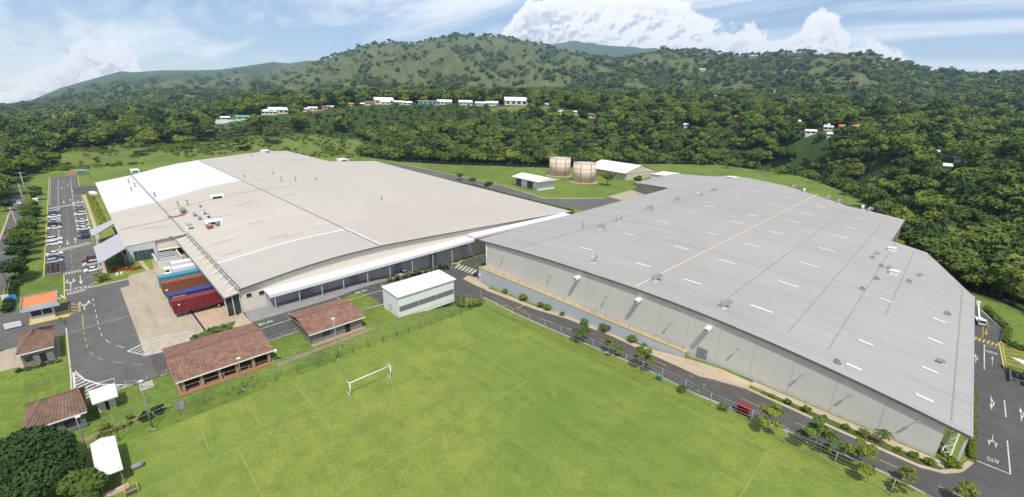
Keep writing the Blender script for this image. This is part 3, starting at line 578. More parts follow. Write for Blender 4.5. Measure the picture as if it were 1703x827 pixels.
# pitch
sheet('pitch', [(-72.2,-40),(-72.2,61.3),(-30,61.4),(-21.5,64.6),(50,64.6),(50,-40)], .020, PITCH)
sheet('grass_verge', [(-72.2,61.3),(-30,61.4),(-21.5,64.6),(50,64.6),(50,68.2)]+[(x,y-.12) for x,y in C['road_in'][::-1]]+[(-80,60)], .012, LAWN)
for P in ([(-60.7,61.9),(-60.7,-2)], [(-60.7,61.9),(45,62.3)], [(-9.3,61.9),(-9.3,20)], [(-55.2,18.9),(-55.2,37.1)], [(-60.7,18.9),(-55.2,18.9)], [(-60.7,37.1),(-55.2,37.1)],
          [(-44,7.9),(-44,48.3)], [(-60.7,7.9),(-44,7.9)], [(-60.7,48.3),(-44,48.3)], [(-63.2,5),(-62.8,18.9)], [(-70.8,5.1),(-63.4,5)], [(-70.5,11.5),(-62.8,11.7)], [(-69.8,18.9),(-62.6,18.9)],
          ):
    line(P, .12, PLINE, .026, 3., name='pitch_line')
# asphalt
ri, ro, wo = C['road_in'], C['road_out'], C['walk_out']
SERV = [(-88.2,2.6),(-88.3,20),(-88.7,42),(-87.2,58),(-83,67)] + ri + [(20,68.2),(60,68.2),(60,116),(15.5,117.6),(15.1,131.8),(15.7,140.7),(12.2,152),(11,156),(10.5,150),(10.5,104.5),(11.5,103.4),(11.4,80.8)] + ro[::-1] + \
       [(-88.4,74.2),(-94.6,74.1),(-95.5,76.8),(-93.4,79),(-93.4,150),(-103.5,150),(-103.5,84),(-102.9,79),(-104.8,77),(-101.5,55),(-101.5,51.8),(-99.1,37.5),(-98.6,24.9),(-97.3,16.6),(-94.9,15.2),(-96.5,8.8),(-97.8,2.6)]
sheet('service_road', SERV, .040, ASPH2)
sheet('yard', [(-143.5,-8),(-138.6,-7.8),(-131.2,-8.4),(-121.2,-8),(-101.9,-7.8),(-92.6,-7.8),(-90.6,-4.6),(-87.8,-.6),(-88.2,2.8),(-97.8,2.8),(-97.9,2.0),(-139.7,1.75),(-140.4,3.6),(-146.2,3.9),(-145,-4.4)], .030, ASPH)
sheet('gate_road', [(-137.5,-7.6),(-138.5,-15),(-140.5,-20),(-116.8,-20),(-117.8,-14),(-118.6,-7.6)], .024, ASPH)
sheet('parking_lot', [(-362,-11.6),(-161.6,-11.7),(-161.4,-8),(-143.3,-8),(-144.8,-4.4),(-151.6,-.95),(-196,-.7),(-290.4,-.5),(-290,-4),(-315,-3.8),(-318.6,-.7),(-362,-.2)], .026, ASPH)
sheet('driveway', [(-289.6,-4.2),(-315.4,-4.0),(-317,0),(-316,5.0),(-306,8.5),(-298,8.5),(-300,4.6),(-291,-.2)], .020, ASPH2)
pr = C['publicroad_c']; pr = [(-420,-52),(-375,-38)] + pr + [(-120,-22),(-60,-24),(0,-27)]
sheet('public_road', offset(pr, 2.3)+offset(pr, -2.3)[::-1], .022, ASPH)
sheet('concrete_apron', C['apron'][:5]+[(-104.9,18.8),(-104.9,20.1),(-161,20.1),(-161,10.5),(-150.5,9.6),(-148.9,4.2)]+C['apron'][6:], .050, CONC)
sheet('yard_infill', [(-104.8,3.5),(-97.6,1.6),(-96.0,9.0),(-99.7,9.1),(-101.2,12.0),(-104.8,12)], .045, CONC)
sheet('tank_road', C['tankshed_road']+[(-113,220),(-105,190),(-100,160)]+C['tankroad_low'][::-1], .030, ASPH)
sheet('dock_pad', [(-113.6,11.9),(-102.6,12.1),(-103,18.4),(-113.6,18.6)], .058, mat_concrete('dock_pad_concrete', (.46,.34,.24), (.38,.27,.19)))
band(MB(), C['apron_groove'], .35, .064).build('drain_channel', DARK, kind='structure')
# pavements
def strip(name, A, B, top, mat, step=2.):
    n = 40; RA, RB = resample(A, .5), resample(B, .5); A = [RA[int(i/n*(len(RA)-1))] for i in range(n+1)]; B = [RB[int(i/n*(len(RB)-1))] for i in range(n+1)]; vs = []
    for a, b in zip(A, B): vs += [(*a, zg(*a)-.25), (*a, zg(*a)+top), (*b, zg(*b)+top), (*b, zg(*b)-.25)]
    fs = []
    for i in range(n):
        k = i*4; fs += [(k,k+1,k+5,k+4),(k+1,k+2,k+6,k+5),(k+2,k+3,k+7,k+6)]
    return MB().add(vs, fs).build(name, mat, kind='structure')
strip('pavement', [(x,y) for x,y in ro[:6]], [(x,max(y,q[1]+1.2)) for (x,y),q in zip(wo+[(-38,76.4)], ro[:6])], .14, WALKC)
strip('pavement', ro[5:8]+[(-16.5,74.6)], [(-38,76.4),(-31,77.0),(-24,77.6),(-16.5,77.2)], .14, WALKC)
strip('pavement', [(-16.5,74.5),(-9.2,74.2),(-2.8,73.8),(6.1,73.6),(8.5,74.6),(10.2,76.7),(11.3,80.2)], [(-16.5,75.1),(-9.2,74.8),(-2.8,74.4),(5.9,74.2),(8.1,75.1),(9.6,77.1),(10.7,80.3)], .14, WALKC)
strip('pavement', [(-16.5,76.3),(8.4,75.9)], [(-16.5,77.9),(8.4,77.3)], .12, WALKC)
sheet('planting_bed', [(-14.5,75.2),(-2.8,74.6),(5.8,74.4),(8.2,75.3),(8.3,75.8),(-14.5,76.2)], .09, SHRUBG)
sheet('lawn_corner', [(8.4,75.9),(9.4,77.2),(10.6,80.4),(10.6,88),(8.6,88),(8.2,77.4)], .05, LAWN)
strip('pavement', [(-105,20),(-104.8,77)], [(-98.7,20),(-99.0,37.5),(-101.4,51.8),(-104.6,77)], .15, M('porch_concrete', (.24,.235,.225), .8, .15))
sheet('corner_pavement', [(-94.4,74.3),(-95.3,76.6),(-93.2,78.6),(-90.6,78.6),(-90.6,77.3),(-85,76.6),(-85,74.7),(-88.4,74.5)], .16, WALKC)
strip('pavement', [(-98.8,16.5),(-97.4,20)], [(-104.9,19.4),(-104.9,20.2)], .15, WALKC)
sheet('walkway', [(-290,-.35),(-216,.05),(-153,-.7),(-152.8,.4),(-215,1.1),(-289,.75)], .05, WALKC)
sheet('garden_bed', [(-286,1.2),(-216,1.3),(-164,.9),(-164,5.4),(-290,5.4)], .03, LAWN)
sheet('garden_lawn', [(-157,-.7),(-149,.3),(-150.4,9.4),(-160.9,11),(-161.2,5.2),(-160,.2)], .035, LAWN)
sheet('garden_path', [(-160.8,7.3),(-150.2,8.0),(-150.2,8.8),(-160.8,8.3)], .060, WALKC)
sheet('planter_bed', [(-99.6,9.2),(-96.8,9.0),(-95.2,15.1),(-97.4,16.3),(-101.4,17.6),(-100.9,12.1)], .07, SHRUBG)
sheet('driveway_ramp', [(-126.9,197.9),(-129.7,235.8),(-115.9,235),(-109,205),(-112,194)], .045, CONC)
sheet('far_verge_path', [(-116,262),(-95,282),(-60,258),(-64,262),(-96,290),(-120,275)], .03, CONC)
sheet('house_floor', [(-107.9,-19),(-117.5,-18.6),(-117.3,-14),(-107.8,-13.6)], .028, CONC)
sheet('footpath', [(-77.3,-7.4),(-76.2,-7.0),(-77.3,2.3),(-78.5,2.3)], .03, mat_concrete('worn_path', (.30,.22,.15), (.2,.17,.09)))
sheet('footpath', [(-78.8,18.6),(-77.6,18.6),(-78.6,38.5),(-79.8,38.5)], .03, mat_concrete('worn_path_b', (.27,.21,.14), (.17,.17,.08)))
sheet('dirt_track', [(-362,-6),(-362,-1.5),(-392,6),(-430,22),(-470,28),(-470,22),(-430,15),(-395,-1)], .06, EARTH)
# kerbs
kerb([(-362,-11.8),(-161.4,-11.9)], KYEL); kerb([(-161.2,-8.1),(-143.2,-8.2),(-139.5,-8.1)], KYEL); kerb([(-151.4,-.85),(-145,-4.2)], CURB); kerb(C['curb_n'], WALKC, .8); kerb([(-101.9,-8),(-121,-8.2)], CURB)
kerb([(-101.4,-7.95),(-92.4,-7.95)], CURB); kerb([(-152,-.95),(-196,-.75),(-290.3,-.55),(-290.2,-3.9)], KYEL); kerb([(-315,-3.6),(-318.6,-.6),(-362,-.1)], KYEL); kerb([(-300,-3.4),(-315,-3.7)], KYEL)
kerb([(x,y-.15) for x,y in ri], CURB, .2); kerb([(-88,3),(-88.1,20),(-88.5,42),(-87.0,58),(-82.8,66.8)], CURB); kerb(offset(pr, -2.5)[2:9], WALKC, .5, .12); kerb([(15.3,118),(14.9,131.8)], KYEL); kerb([(15.2,132),(15.8,140.7),(12.3,152)], CURB, .35)
kerb([(15.2,132),(20,129),(30,127)], KYEL); kerb(C['tankshed_road'][:-1], CURB, .5); kerb([(-99.9,9),(-96.6,8.7),(-95,15.3)], KYEL); kerb([(-95,15.3),(-97.3,16.6)], KYEL); kerb([(-104.7,77),(-102.6,79),(-104.2,81.6)], KYEL, .4)
# markings: parking
for a, b in ((-11.3,-9.0),(-4.1,-1.2)):
    rows = [(-264,-163)] if a < -10 else [(-270,-152)]
    for x0, x1 in rows:
        for x in np.arange(x0, x1, 5.9 if x0 < -1000 else 3.05): line([(x, a), (x, b)], .12, PWHITE, .034, 3)
line(C['parkL_line'][:4]+[(-188.5,-8.6)], .14, PWHITE, .034); line(C['parkR_line'], .14, PWHITE, .034); line([(-355,-11.2),(-268,-11.3)], .14, PWHITE, .034)
line([(-350,-6.2),(-150,-6.4)], .12, PYEL, .034, 3., dash=1)
zebra([(-262,-11.2),(-267,-2.4)], 3.4, 11, gap=.55, off=.034); zebra([(-187.5,-9.7),(-192,-1.2)], 3.2, 11, gap=.55, off=.034); zebra([(-161.2,-7.8),(-161.6,-4.6)], 2.0, 6, off=.034); zebra([(-143.3,-7.7),(-144.2,-4.4)], 1.6, 6, off=.040)
ap = C['arrows_p']
for i, (x, y) in enumerate(ap): s = 1 if i % 2 else -1; arrow((x+4*s, y), (x-4*s, y), 1.0, 's' if i < 6 else ('s' if i == 6 else 't'), off=.036)
text('ALTO', (-146.2,-6.3), rad(90), 2.2, .75, off=.04)
# markings: yard and bus lane
line(C['yellow_arc'], .13, PYEL, .050, .8, dash=2); line([(-120.5,-5.7),(-127,-5.6)], .15, PYEL, .050); line(C['white_arc'], .13, PWHITE, .050, .9, dash=2)
line([(-118.3,-7.6),(-119.5,1.6)], .12, PWHITE, .048)
hatch([(-101.7,-.2),(-97.9,1.9),(-96.4,8.5),(-99.6,8.8),(-101.5,10.0),(-103,9.6),(-104.5,4.2)], PWHITE, rad(118), 1.0, .26, off=.078)
hatch([(-100.1,-7.6),(-93.1,-7.6),(-88.4,-6.4),(-88.1,-.7),(-90,-2.8),(-91.9,-4.6),(-95.4,-6.4)], PWHITE, rad(115), 1.1, .35, off=.056)
hatch([(-135.6,-7.6),(-135.2,-5.9),(-129.2,-5.9),(-128.6,-7.6)], PYEL, rad(35), 1.2, .3, off=.052)
arrow((-129.5,-5.15), (-136,-5.0), 1.2, 't', off=.05); arrow((-128,-7.2), (-128.6,-11.5), 1.0, 's', off=.05)
zebra([(-142.2,-8.4),(-141.0,-14.5)], 2.5, 9, off=.045)
line([(-95.3,15.2),(-94.3,19),(-94.9,31.5),(-95.9,46.7),(-96.6,53)], .2, PWHITE, .060); line([(-95.3,15.2),(-97.9,16.8)], .2, PWHITE, .060)
for i in range(3): line(C['bus_div'][2*i:2*i+2], .2, PWHITE, .062)
for p in [(-96.5,22.2),(-97.2,32.9),(-98.3,44.8)]: text('BUS', p, rad(90), 1.25, 1.35, off=.066)
zebra([(-96.0,80.2),(-102.4,77.6)], 3.2, 6, off=.075)
rd = [(-79.5,72.6),(-62,72.1),(-50,72.6),(-41,73.6),(-30,72.4),(-20.5,71.3),(8,71.3),(30,71.2)]
line(rd, .15, PYEL, .060, 4., dash=1); line([(-69.9,72.2),(-70,75.0)], .3, M('orange_paint', (.5,.25,.05), .8), .066); line([(-73.6,69.9),(-72.9,71.9)], .3, MC['orange_paint'], .066)
# markings: right-hand road
zebra(C['r_cross'], 2.2, 6, PYEL, .4, .06); line(C['r_box'], .16, PWHITE, .06); line(C['r_line'], .16, PWHITE, .062)
text('CEDA', C['ceda'][0], 0, 1.6, .42, off=.066); arrow(*C['arr1'], .42, 's'); arrow(*C['arr1b'], .5, 'r'); arrow(*C['arr2'], .5, 'l'); arrow(*C['arr3'], .55, 't'); arrow(*C['arr4'], .5, 'r')
line(C['lineR'], .15, PWHITE, .06); line(C['lineR2'][:2], .15, PWHITE, .06); line(C['lineR2'][1:], .2, PWHITE, .066); text('ALTO', C['alto'][0], rad(180), 1.35, .34, off=.066)
hatch([(15.4,131.2),(15.6,120.7),(18.6,121.2),(24,127),(18.8,129.6)], PYEL, rad(20), 1.8, .28, off=.066); line(C['arc_r'], .15, PYEL, .06); arrow((13.6,140.2), (12.9,145), .8, 's', PYEL); arrow((13.2,138.8),(13.0,134.5), .8, 's', PYEL)
for x, y in ((11.3,112),(19.5,104)): pass
# ---------------------------------------------------------------- left warehouse
def zL(y): return float(np.interp(y, [-5,5,20,33.5,42.4,54.4,71.5,90.4,113.4,134.3,150], [4.2,4.9,5.95,7.75,8.45,8.75,8.2,7.45,6.5,5.5,4.8]))
def zR(x): d = x+42.; return 9.6-(7.0e-4 if d < 0 else 1.6e-3)*d*d
def xfar(y): return float(np.interp(y, [5.4,55.4,104,122,122.5,152], [-291.8,-327.7,-374,-377,-297,-292]))
def xnear(y): return -104.4 if y <= 138 else -104.4-(y-138)/14.*187
def roof_sheet(name, y0, y1, f0, f1, mat, parent, thick=.22, zf=zL, lift=0., n=None):
    ys = sorted(set([y0, y1]+[y for y in (20,33.5,42.4,54.4,71.5,90.4,113.4,122,122.5,134.3,138) if y0 < y < y1]+list(np.linspace(y0, y1, max(3, int((y1-y0)/3.))))))
    V = []; F = []; K = 7
    for y in ys:
        a, b = f0(y), f1(y)
        for k in range(K): V.append((a+(b-a)*k/(K-1), y, zf(y)+lift))
    nT = len(V); V += [(x, y, z-thick) for x, y, z in V]
    for i in range(len(ys)-1):
        for k in range(K-1): q = i*K+k; F += [(q, q+1, q+K+1, q+K), (nT+q, nT+q+K, nT+q+K+1, nT+q+1)]
    rim = list(range(K))+[i*K+K-1 for i in range(1, len(ys))]+[(len(ys)-1)*K+k for k in range(K-2, -1, -1)]+[i*K for i in range(len(ys)-2, 0, -1)]
    F += [(rim[i], nT+rim[i], nT+rim[(i+1) % len(rim)], rim[(i+1) % len(rim)]) for i in range(len(rim))]
    return MB().add(V, F).build(name, mat, parent)
def warehouse_left():
    W_ = thing('warehouse', 'huge cream warehouse with a low arched beige and white roof and loading dock', 'warehouse', (0,0,0))
    wedge = lambda y: -209.5-.47*y
    g = .05
    roof_sheet('roof_section', 5.2, 19.8-g, xfar, wedge, RWHITE, W_)['label'] = 'bright white coated roof section'
    roof_sheet('roof_section', 19.8+g, 54.2-g, xfar, wedge, RWHITE, W_)
    roof_sheet('roof_section', 5.2, 19.8-g, lambda y: wedge(y)+g, lambda y: -160.9, RCREAM, W_)
    roof_sheet('roof_section', 19.8+g, 54.2-g, lambda y: wedge(y)+g, lambda y: -125.4, RCREAM, W_)
    roof_sheet('roof_section', 19.8+g, 54.2-g, lambda y: -125.4+g, lambda y: -104.4, RGREYB, W_)['label'] = 'greyer roof strip along the front eave'
    roof_sheet('roof_section', 54.2+g, 152, xfar, xnear, RBEIGE, W_)
    # raised seams and gutters between the sections
    def seam(P, w, mat, h=.10):
        mb = MB()
        for (x0, y0), (x1, y1) in zip(P[:-1], P[1:]):
            n = max(1, int(abs(y1-y0)/4)+1)
            for i in range(n):
                a = (x0+(x1-x0)*i/n, y0+(y1-y0)*i/n); b = (x0+(x1-x0)*(i+1)/n, y0+(y1-y0)*(i+1)/n)
                mb.bar((*a, zL(a[1])+h/2), (*b, zL(b[1])+h/2), w, h+.08)
        return mb.build('roof_seam', mat, W_)
    seam([(-300,19.8),(-163.5,19.8)], .55, MGREY); seam([(-323,54.2),(-105,54.2)], .45, MGREY); seam([(-125.4,20.3),(-125.4,53.8)], .5, WHITE, .05); seam([(-126.8,54.6),(-105.2,54.6)], .4, WHITE, .16)
    seam([(-198,20.3),(-206,53.9)], .22, MGREY, .04); seam([(-206,54.6),(-211,69)], .22, MGREY, .04); seam([(-182.6,6),(-184.5,19.4)], .22, RUST, .04); seam([(-241,55),(-246,80)], .3, WHITE, .03)
    # walls
    mb = MB()
    ys = list(np.linspace(20, 138, 40))
    for a, b in zip(ys[:-1], ys[1:]): mb.add([(-105.0,a,-4.5),(-105.0,b,-4.5),(-105.0,b,zL(b)-.24),(-105.0,a,zL(a)-.24)], [(0,1,2,3)])
    ys = list(np.linspace(5.6, 19.6, 8))
    for a, b in zip(ys[:-1], ys[1:]): mb.add([(-161.4,a,-.3),(-161.4,b,-.3),(-161.4,b,zL(b)-.24),(-161.4,a,zL(a)-.24)], [(0,1,2,3)])
    mb.add([(-161.4,20.15,-.3),(-105,20.15,-.3),(-105,20.15,5.75),(-161.4,20.15,5.75)], [(0,1,2,3)])
    mb.add([(-291,5.6,-.3),(-161.4,5.6,-.3),(-161.4,5.6,4.72),(-291,5.6,4.72)], [(0,1,2,3)])
    mb.add([(-105,138,-4.5),(-291.5,151.5,-1),(-291.5,151.5,4.5),(-105,138,5.1)], [(0,1,2,3)]); mb.add([(-291.5,5.6,-.3),(-291.5,5.6,4.7),(-327,55.4,8.4),(-327,55.4,-.3)], [(0,1,2,3)]); mb.add([(-327,55.4,-.3),(-327,55.4,8.4),(-373.5,104,6.6),(-373.5,104,-.3)], [(0,1,2,3)])
    mb.add([(-376,121.8,-1),(-297.3,121.8,-1),(-297.3,121.8,5.9),(-376,121.8,5.9)], [(0,1,2,3)])
    mb.build('wall', WCREAM, W_)
    f = MB(); ys = list(np.linspace(20, 138, 40))
    for a, b in zip(ys[:-1], ys[1:]): f.bar((-104.35, a, zL(a)-.13), (-104.35, b, zL(b)-.13), .12, .34)
    f.build('eave_trim', FASC, W_)
    g_ = MB(); g_.box(-160.9, -104.5, 20.05, 20.2, 5.75, 6.5); g_.box(-160.9,-104.5,19.55,19.62,5.95,6.2); g_.build('parapet', MGREY, W_)
    for y0, z0 in ((21.25,3.4),(23.8,3.25)):
        w = MB(); w.box(-104.99,-104.9,y0-.08,y0+1.13,z0-.08,z0+.98); fr = w.build('window_frame', WHITEM, W_); MB().box(-104.92,-104.87,y0,y0+1.05,z0,z0+.9).build('pane', GLASS, fr)
    # office front with its green glass wall
    of = MB(); of.box(-161.6,-160.98,5.3,12.1,-.2,5.2); of.build('office_front', LGREY, W_)
    cw = MB().box(-160.99,-160.9,6.7,11.4,.1,3.1).build('window_frame', M('green_frame', (.22,.32,.29), .5), W_)
    for i in range(5):
        for j in range(3): MB().box(-160.93,-160.86,6.78+i*.92,7.62+i*.92,.18+j*.97,1.06+j*.97).build('pane', GGLASS, cw)
    MB().box(-160.99,-159.6,12.2,19.5,2.3,2.6).build('ledge', WCREAM, W_)
    MB().box(-160.98,-160.9,12.6,19.0,.2,2.3).build('dark_recess', DARK, W_)
    # dock: lean-to canopy, brackets, doors, bumpers
    cp = MB(); cp.add([(-160.5,17.0,4.9),(-104.3,17.0,4.9),(-104.3,20.0,5.35),(-160.5,20.0,5.35),(-160.5,17.0,4.65),(-104.3,17.0,4.65),(-104.3,20.0,5.1),(-160.5,20.0,5.1)], [(0,1,2,3),(7,6,5,4),(0,4,5,1),(1,5,6,2),(2,6,7,3),(3,7,4,0)]); dk = cp.build('dock_canopy', RCREAM, W_)
    MB().box(-160.6,-104.2,16.85,17.0,4.45,4.95).build('fascia', MGREY, dk)
    for x in np.linspace(-158,-106.5,12): MB().bar((x,20.0,6.3),(x,18.2,5.15),.12,.16).build('bracket', WHITEM, dk)
    for x in (-108.5,-112.5,-116.8,-121,-125.5,-130,-134.5,-139,-143.5):
        d = MB().box(x-1.4,x+1.4,19.95,20.12,1.0,4.0).build('dock_door', DGREY, W_); MB().box(x-1.6,x-1.4,19.8,20.12,.9,4.2).box(x+1.4,x+1.6,19.8,20.12,.9,4.2).box(x-1.6,x+1.6,19.8,20.12,4.0,4.3).build('door_seal', DARK, d)
    MB().box(-161,-105,19.0,20.1,.05,.95).build('dock_platform', WGREY2, W_)
    MB().box(-105.2,-104.95,17.3,20.0,.0,4.6).build('dock_end_wall', GLASS, W_)
    for y in (17.1,18.5,19.9): MB().box(-105.3,-104.8,y-.09,y+.09,0,4.8).build('dock_end_post', LGREY, W_)
    # long entrance canopy on the front
    def zc_(y): return 4.15+(y-25)*.0175
    c = MB(); prof = [(-104.97,.12),(-101.7,-.02),(-101.3,-.02),(-101.3,-.80),(-101.5,-.80),(-101.5,-.30),(-104.97,-.18)]; n_ = len(prof)
    c.add([(x,y,zc_(y)+z) for y in (24.9,84.5) for x, z in prof], [tuple(range(n_-1,-1,-1)),tuple(range(n_,2*n_))]+[(i,(i+1)%n_,n_+(i+1)%n_,n_+i) for i in range(n_)]); cn = c.build('front_canopy', WHITE, W_)
    for i in range(15): y = 26+i*2.0; MB().box(-104.97,-104.75,y,y+1.3,zc_(y)+.1,zc_(y)+(.42 if i % 3 else .25)).build('wall_upstand', WCREAM, cn)
    for y in (26,31.3,36.6,42.0,48.5,55,62,69,76): MB().box(-101.8,-101.64,y-.08,y+.08,zg(-101.7,y)-.1,zc_(y)-.1).build('column', LGREY, cn)
    MB().add([(-104.97,84.6,6.2),(-101.2,84.6,6.0),(-101.2,133,5.5),(-104.97,133,5.7),(-104.97,84.6,5.5),(-101.2,84.6,5.2),(-101.2,133,4.8),(-104.97,133,5.0)], [(0,1,2,3),(7,6,5,4),(0,4,5,1),(1,5,6,2),(2,6,7,3),(3,7,4,0)]).build('link_canopy', WHITE, W_)
    mbp = MB(); mbp.add([(-104.93,25.0,-4),(-104.93,84.4,-4),(-104.93,84.4,zc_(84.4)-.1),(-104.93,25.0,zc_(25)-.1)], [(0,1,2,3)]); mbp.build('porch_wall', WGREY2, W_)
    for y in (33,45,58,70): d = MB().box(-104.98,-104.82,y,y+2.6,zg(-104.9,y),3.0).build('door', MGREY, W_); MB().box(-104.86,-104.8,y+2.2,y+2.35,1.1,1.3).build('handle', WHITEM, d)
    for y in np.arange(26.5, 84, 6.2): MB().box(-104.99,-104.88,y,y+.12,zg(-104.9,y)-.1,3.9).build('wall_joint', MGREY, W_)
    # grey folded canopies over the office entrances
    for pts in ([(-170.5,-1.0),(-170.7,.6),(-178,5.3),(-158.9,5.3),(-151.8,.5),(-151.9,-1.0)], [(-193,-.9),(-193.6,.6),(-200,5.3),(-193.4,5.3),(-183.6,.5),(-184.3,-.9)]):
        z = [4.0,4.5,5.0,5.0,4.5,4.0]; V = [(x,y,q) for (x,y),q in zip(pts,z)]; V += [(x,y,q-.3) for x,y,q in V]
        o = MB().add(V, [(0,5,4,1),(1,4,3,2),(6,7,10,11),(7,8,9,10),(0,1,7,6),(1,2,8,7),(2,3,9,8),(3,4,10,9),(4,5,11,10),(5,0,6,11)]).build('entrance_canopy', M('canopy_grey', (.37,.375,.385), .5, .06), W_)
        for i in (0, 5): MB().cyl(pts[i], .14, 0, 3.8, 8).build('post', MGREY, o)
        x0 = min(p[0] for p in pts)+6; x1 = max(p[0] for p in pts)-5; gl = MB().box(x0,x1,4.6,5.2,.1,3.6).build('entrance_glazing', GLASS, W_)
        for k in range(4): MB().box(x0+(x1-x0)*k/4,x0+(x1-x0)*k/4+.12,4.5,4.58,.1,3.6).build('mullion', WHITEM, gl)
    return W_
WHL = warehouse_left()
# low service block in front of the office
t = thing('service_block', 'low cream service block with an open roof beside the dock', 'building', (-152,13.3,0)); MB().box(-3.9,4.2,-2.7,2.9,0,2.7).build('wall', WCREAM, t); MB().box(-3.7,4.0,-2.5,2.7,2.70,2.76).build('roof_recess', MGREY, t)
for s in (-1, 1): MB().box(-3.9,4.2,s*2.8-.12,s*2.8+.12,2.7,3.1).build('parapet', WCREAM, t)
for i in range(7): MB().box(-3.3+i,-2.8+i,-1.8,1.9,2.78,3.05+.2*(i % 2)).build('duct', MGREY if i % 2 else LGREY, t)
MB().box(4.2,4.28,-1.0,.9,.1,2.2).build('roller_door', LGREY, t)

# things standing on the left roof
def roof_box(name, label, cat, x, y, sx, sy, h, mat, top=None, group=None, zf=zL):
    z = zf(y); t = thing(name, label, cat, (x, y, z-.02), 0, group)
    MB().box(-sx/2,sx/2,-sy/2,sy/2,0,h).build('casing', mat, t); MB().box(-sx*.42,sx*.42,-sy*.42,sy*.42,h,h+.14).build('cover', top or MGREY, t)
    MB().box(sx/2,sx/2+.05,-sy*.35,sy*.35,h*.2,h*.8).build('grille', DGREY, t); return t
RU = 'rooftop machines on the cream warehouse'
for i, (x, y, sx, sy, h, m, lab) in enumerate([(-188.8,23.9,3.2,1.8,1.7,GALV,'tall grey rooftop air unit with pipes near the roof seam'),(-180.4,25.8,2.0,1.2,1.0,LGREY,'small grey rooftop unit left of a matching pair'),(-174,26,2.0,1.2,1.0,LGREY,'small grey rooftop unit in front of the pair'),
        (-177.9,28.3,1.6,1.3,1.6,WHITEM,'upright white rooftop unit farther back in the cluster'),(-172.7,28.3,1.6,1.3,1.4,WHITEM,'squat white rooftop unit beside the upright one'),(-166.5,21.9,4.2,2.0,.9,WHITEM,'wide white rooftop skylight box closest to the dock corner'),(-160.3,26.1,3.0,1.5,1.0,RED,'red rooftop machine beside the white arched shelter'),(-160.5,28.3,1.4,1.0,.9,MGREY,'dark little rooftop unit right of the red machine'),
        (-191.6,29.6,1.0,.8,.9,LGREY,'tiny grey rooftop unit behind the pipe cluster'),(-170.1,21.9,2.6,1.1,.35,RED,'flat red panel lying behind the white skylight box')]):
    roof_box('rooftop_unit', lab, 'machine', x, y, sx, sy, h, m, None, RU)
for x, y, lab in ((-202,37.1,'green edged arched roof shelter on the middle of the cream roof'),(-164.5,28.0,'white arched roof shelter beside the red machine')):
    t = thing('roof_shelter', lab, 'shelter', (x,y,zL(y)-.02)); pr_ = [(1.4*math.cos(a), 1.5*math.sin(a)) for a in np.linspace(0, math.pi, 9)]; MB().extr([(p,q) for p,q in pr_], -2.4, 2.4).build('arched_cover', WHITE if x > -180 else M('pale_green_sheet', (.55,.66,.52), .6), t); MB().box(1.2,1.42,-1.6,1.6,.05,.8).build('opening', DARK, t)
t = thing('pipe_stack', 'red pipe run lying across the roof seam', 'pipes', (-186.1,21.4,zL(21.4))); MB().tube([(-.3,-2.5,.15),(.2,0,.2),(-.1,2.6,.5)], .16).build('pipe', RUST, t); MB().tube([(.3,-2.2,.15),(.6,0,.2),(.4,2.4,.4)], .12).build('pipe', RED, t)
for i, (x, y, h) in enumerate([(-199.8,27.1,1.8),(-202.1,24.5,1.6),(-230.4,20.9,1.5),(-229.8,20.8,1.2),(-223.1,67.9,2.2),(-221.3,73.8,1.8),(-221.8,83.6,1.0),(-241.6,57.4,1.4),(-247.3,72,1.4),(-160.5,85.4,1.3),(-276.8,16.7,1.8),(-262.5,17.6,1.7),(-252.1,15.4,1.5),(-337.4,86.5,1.5),(-157.1,15.6,1.0)]):
    t = thing('roof_vent', ['slim grey roof vent pipe on the cream warehouse roof','grey vent on the white roof section'][1 if i in (10,11,12) else 0], 'vent', (x,y,zL(y)-.02), 0, 'roof vents of the cream warehouse')
    MB().cyl((0,0), .22, 0, h, 10).build('pipe', GALV, t); MB().cyl((0,0), .45, h, h+.28, 10, 0, .2).build('cowl', MGREY, t)
for x, y, sx, sy in ((-366,103.5,9,5),(-297,131,7,6),(-309.3,22.2,6,3.5)):
    roof_box('roof_plant_room', 'white box room on the far %s of the cream warehouse' % ('left corner' if y < 50 else 'peak' if y < 110 else 'right step'), 'plant room', x, y, sx, sy, 1.6, WHITE, WHITE)
for x, y in ((-142.1,25.5),(-130,24.8),(-153.2,37.1),(-132.6,37.5),(-130,41),(-182.1,41.2),(-183.9,44.9),(-170.8,32.6),(-189,60.4),(-177.6,12.9),(-175,16.2)):
    o = MB().box(-.25,.25,-2.4,2.4,.0,.10).build('roof_patch', M('roof_patch_grey', (.40,.37,.33), .7), WHL, (x,y,zL(y)+.02)); o.rotation_euler = (math.atan((zL(y+2.4)-zL(y-2.4))/4.8), 0, 0)

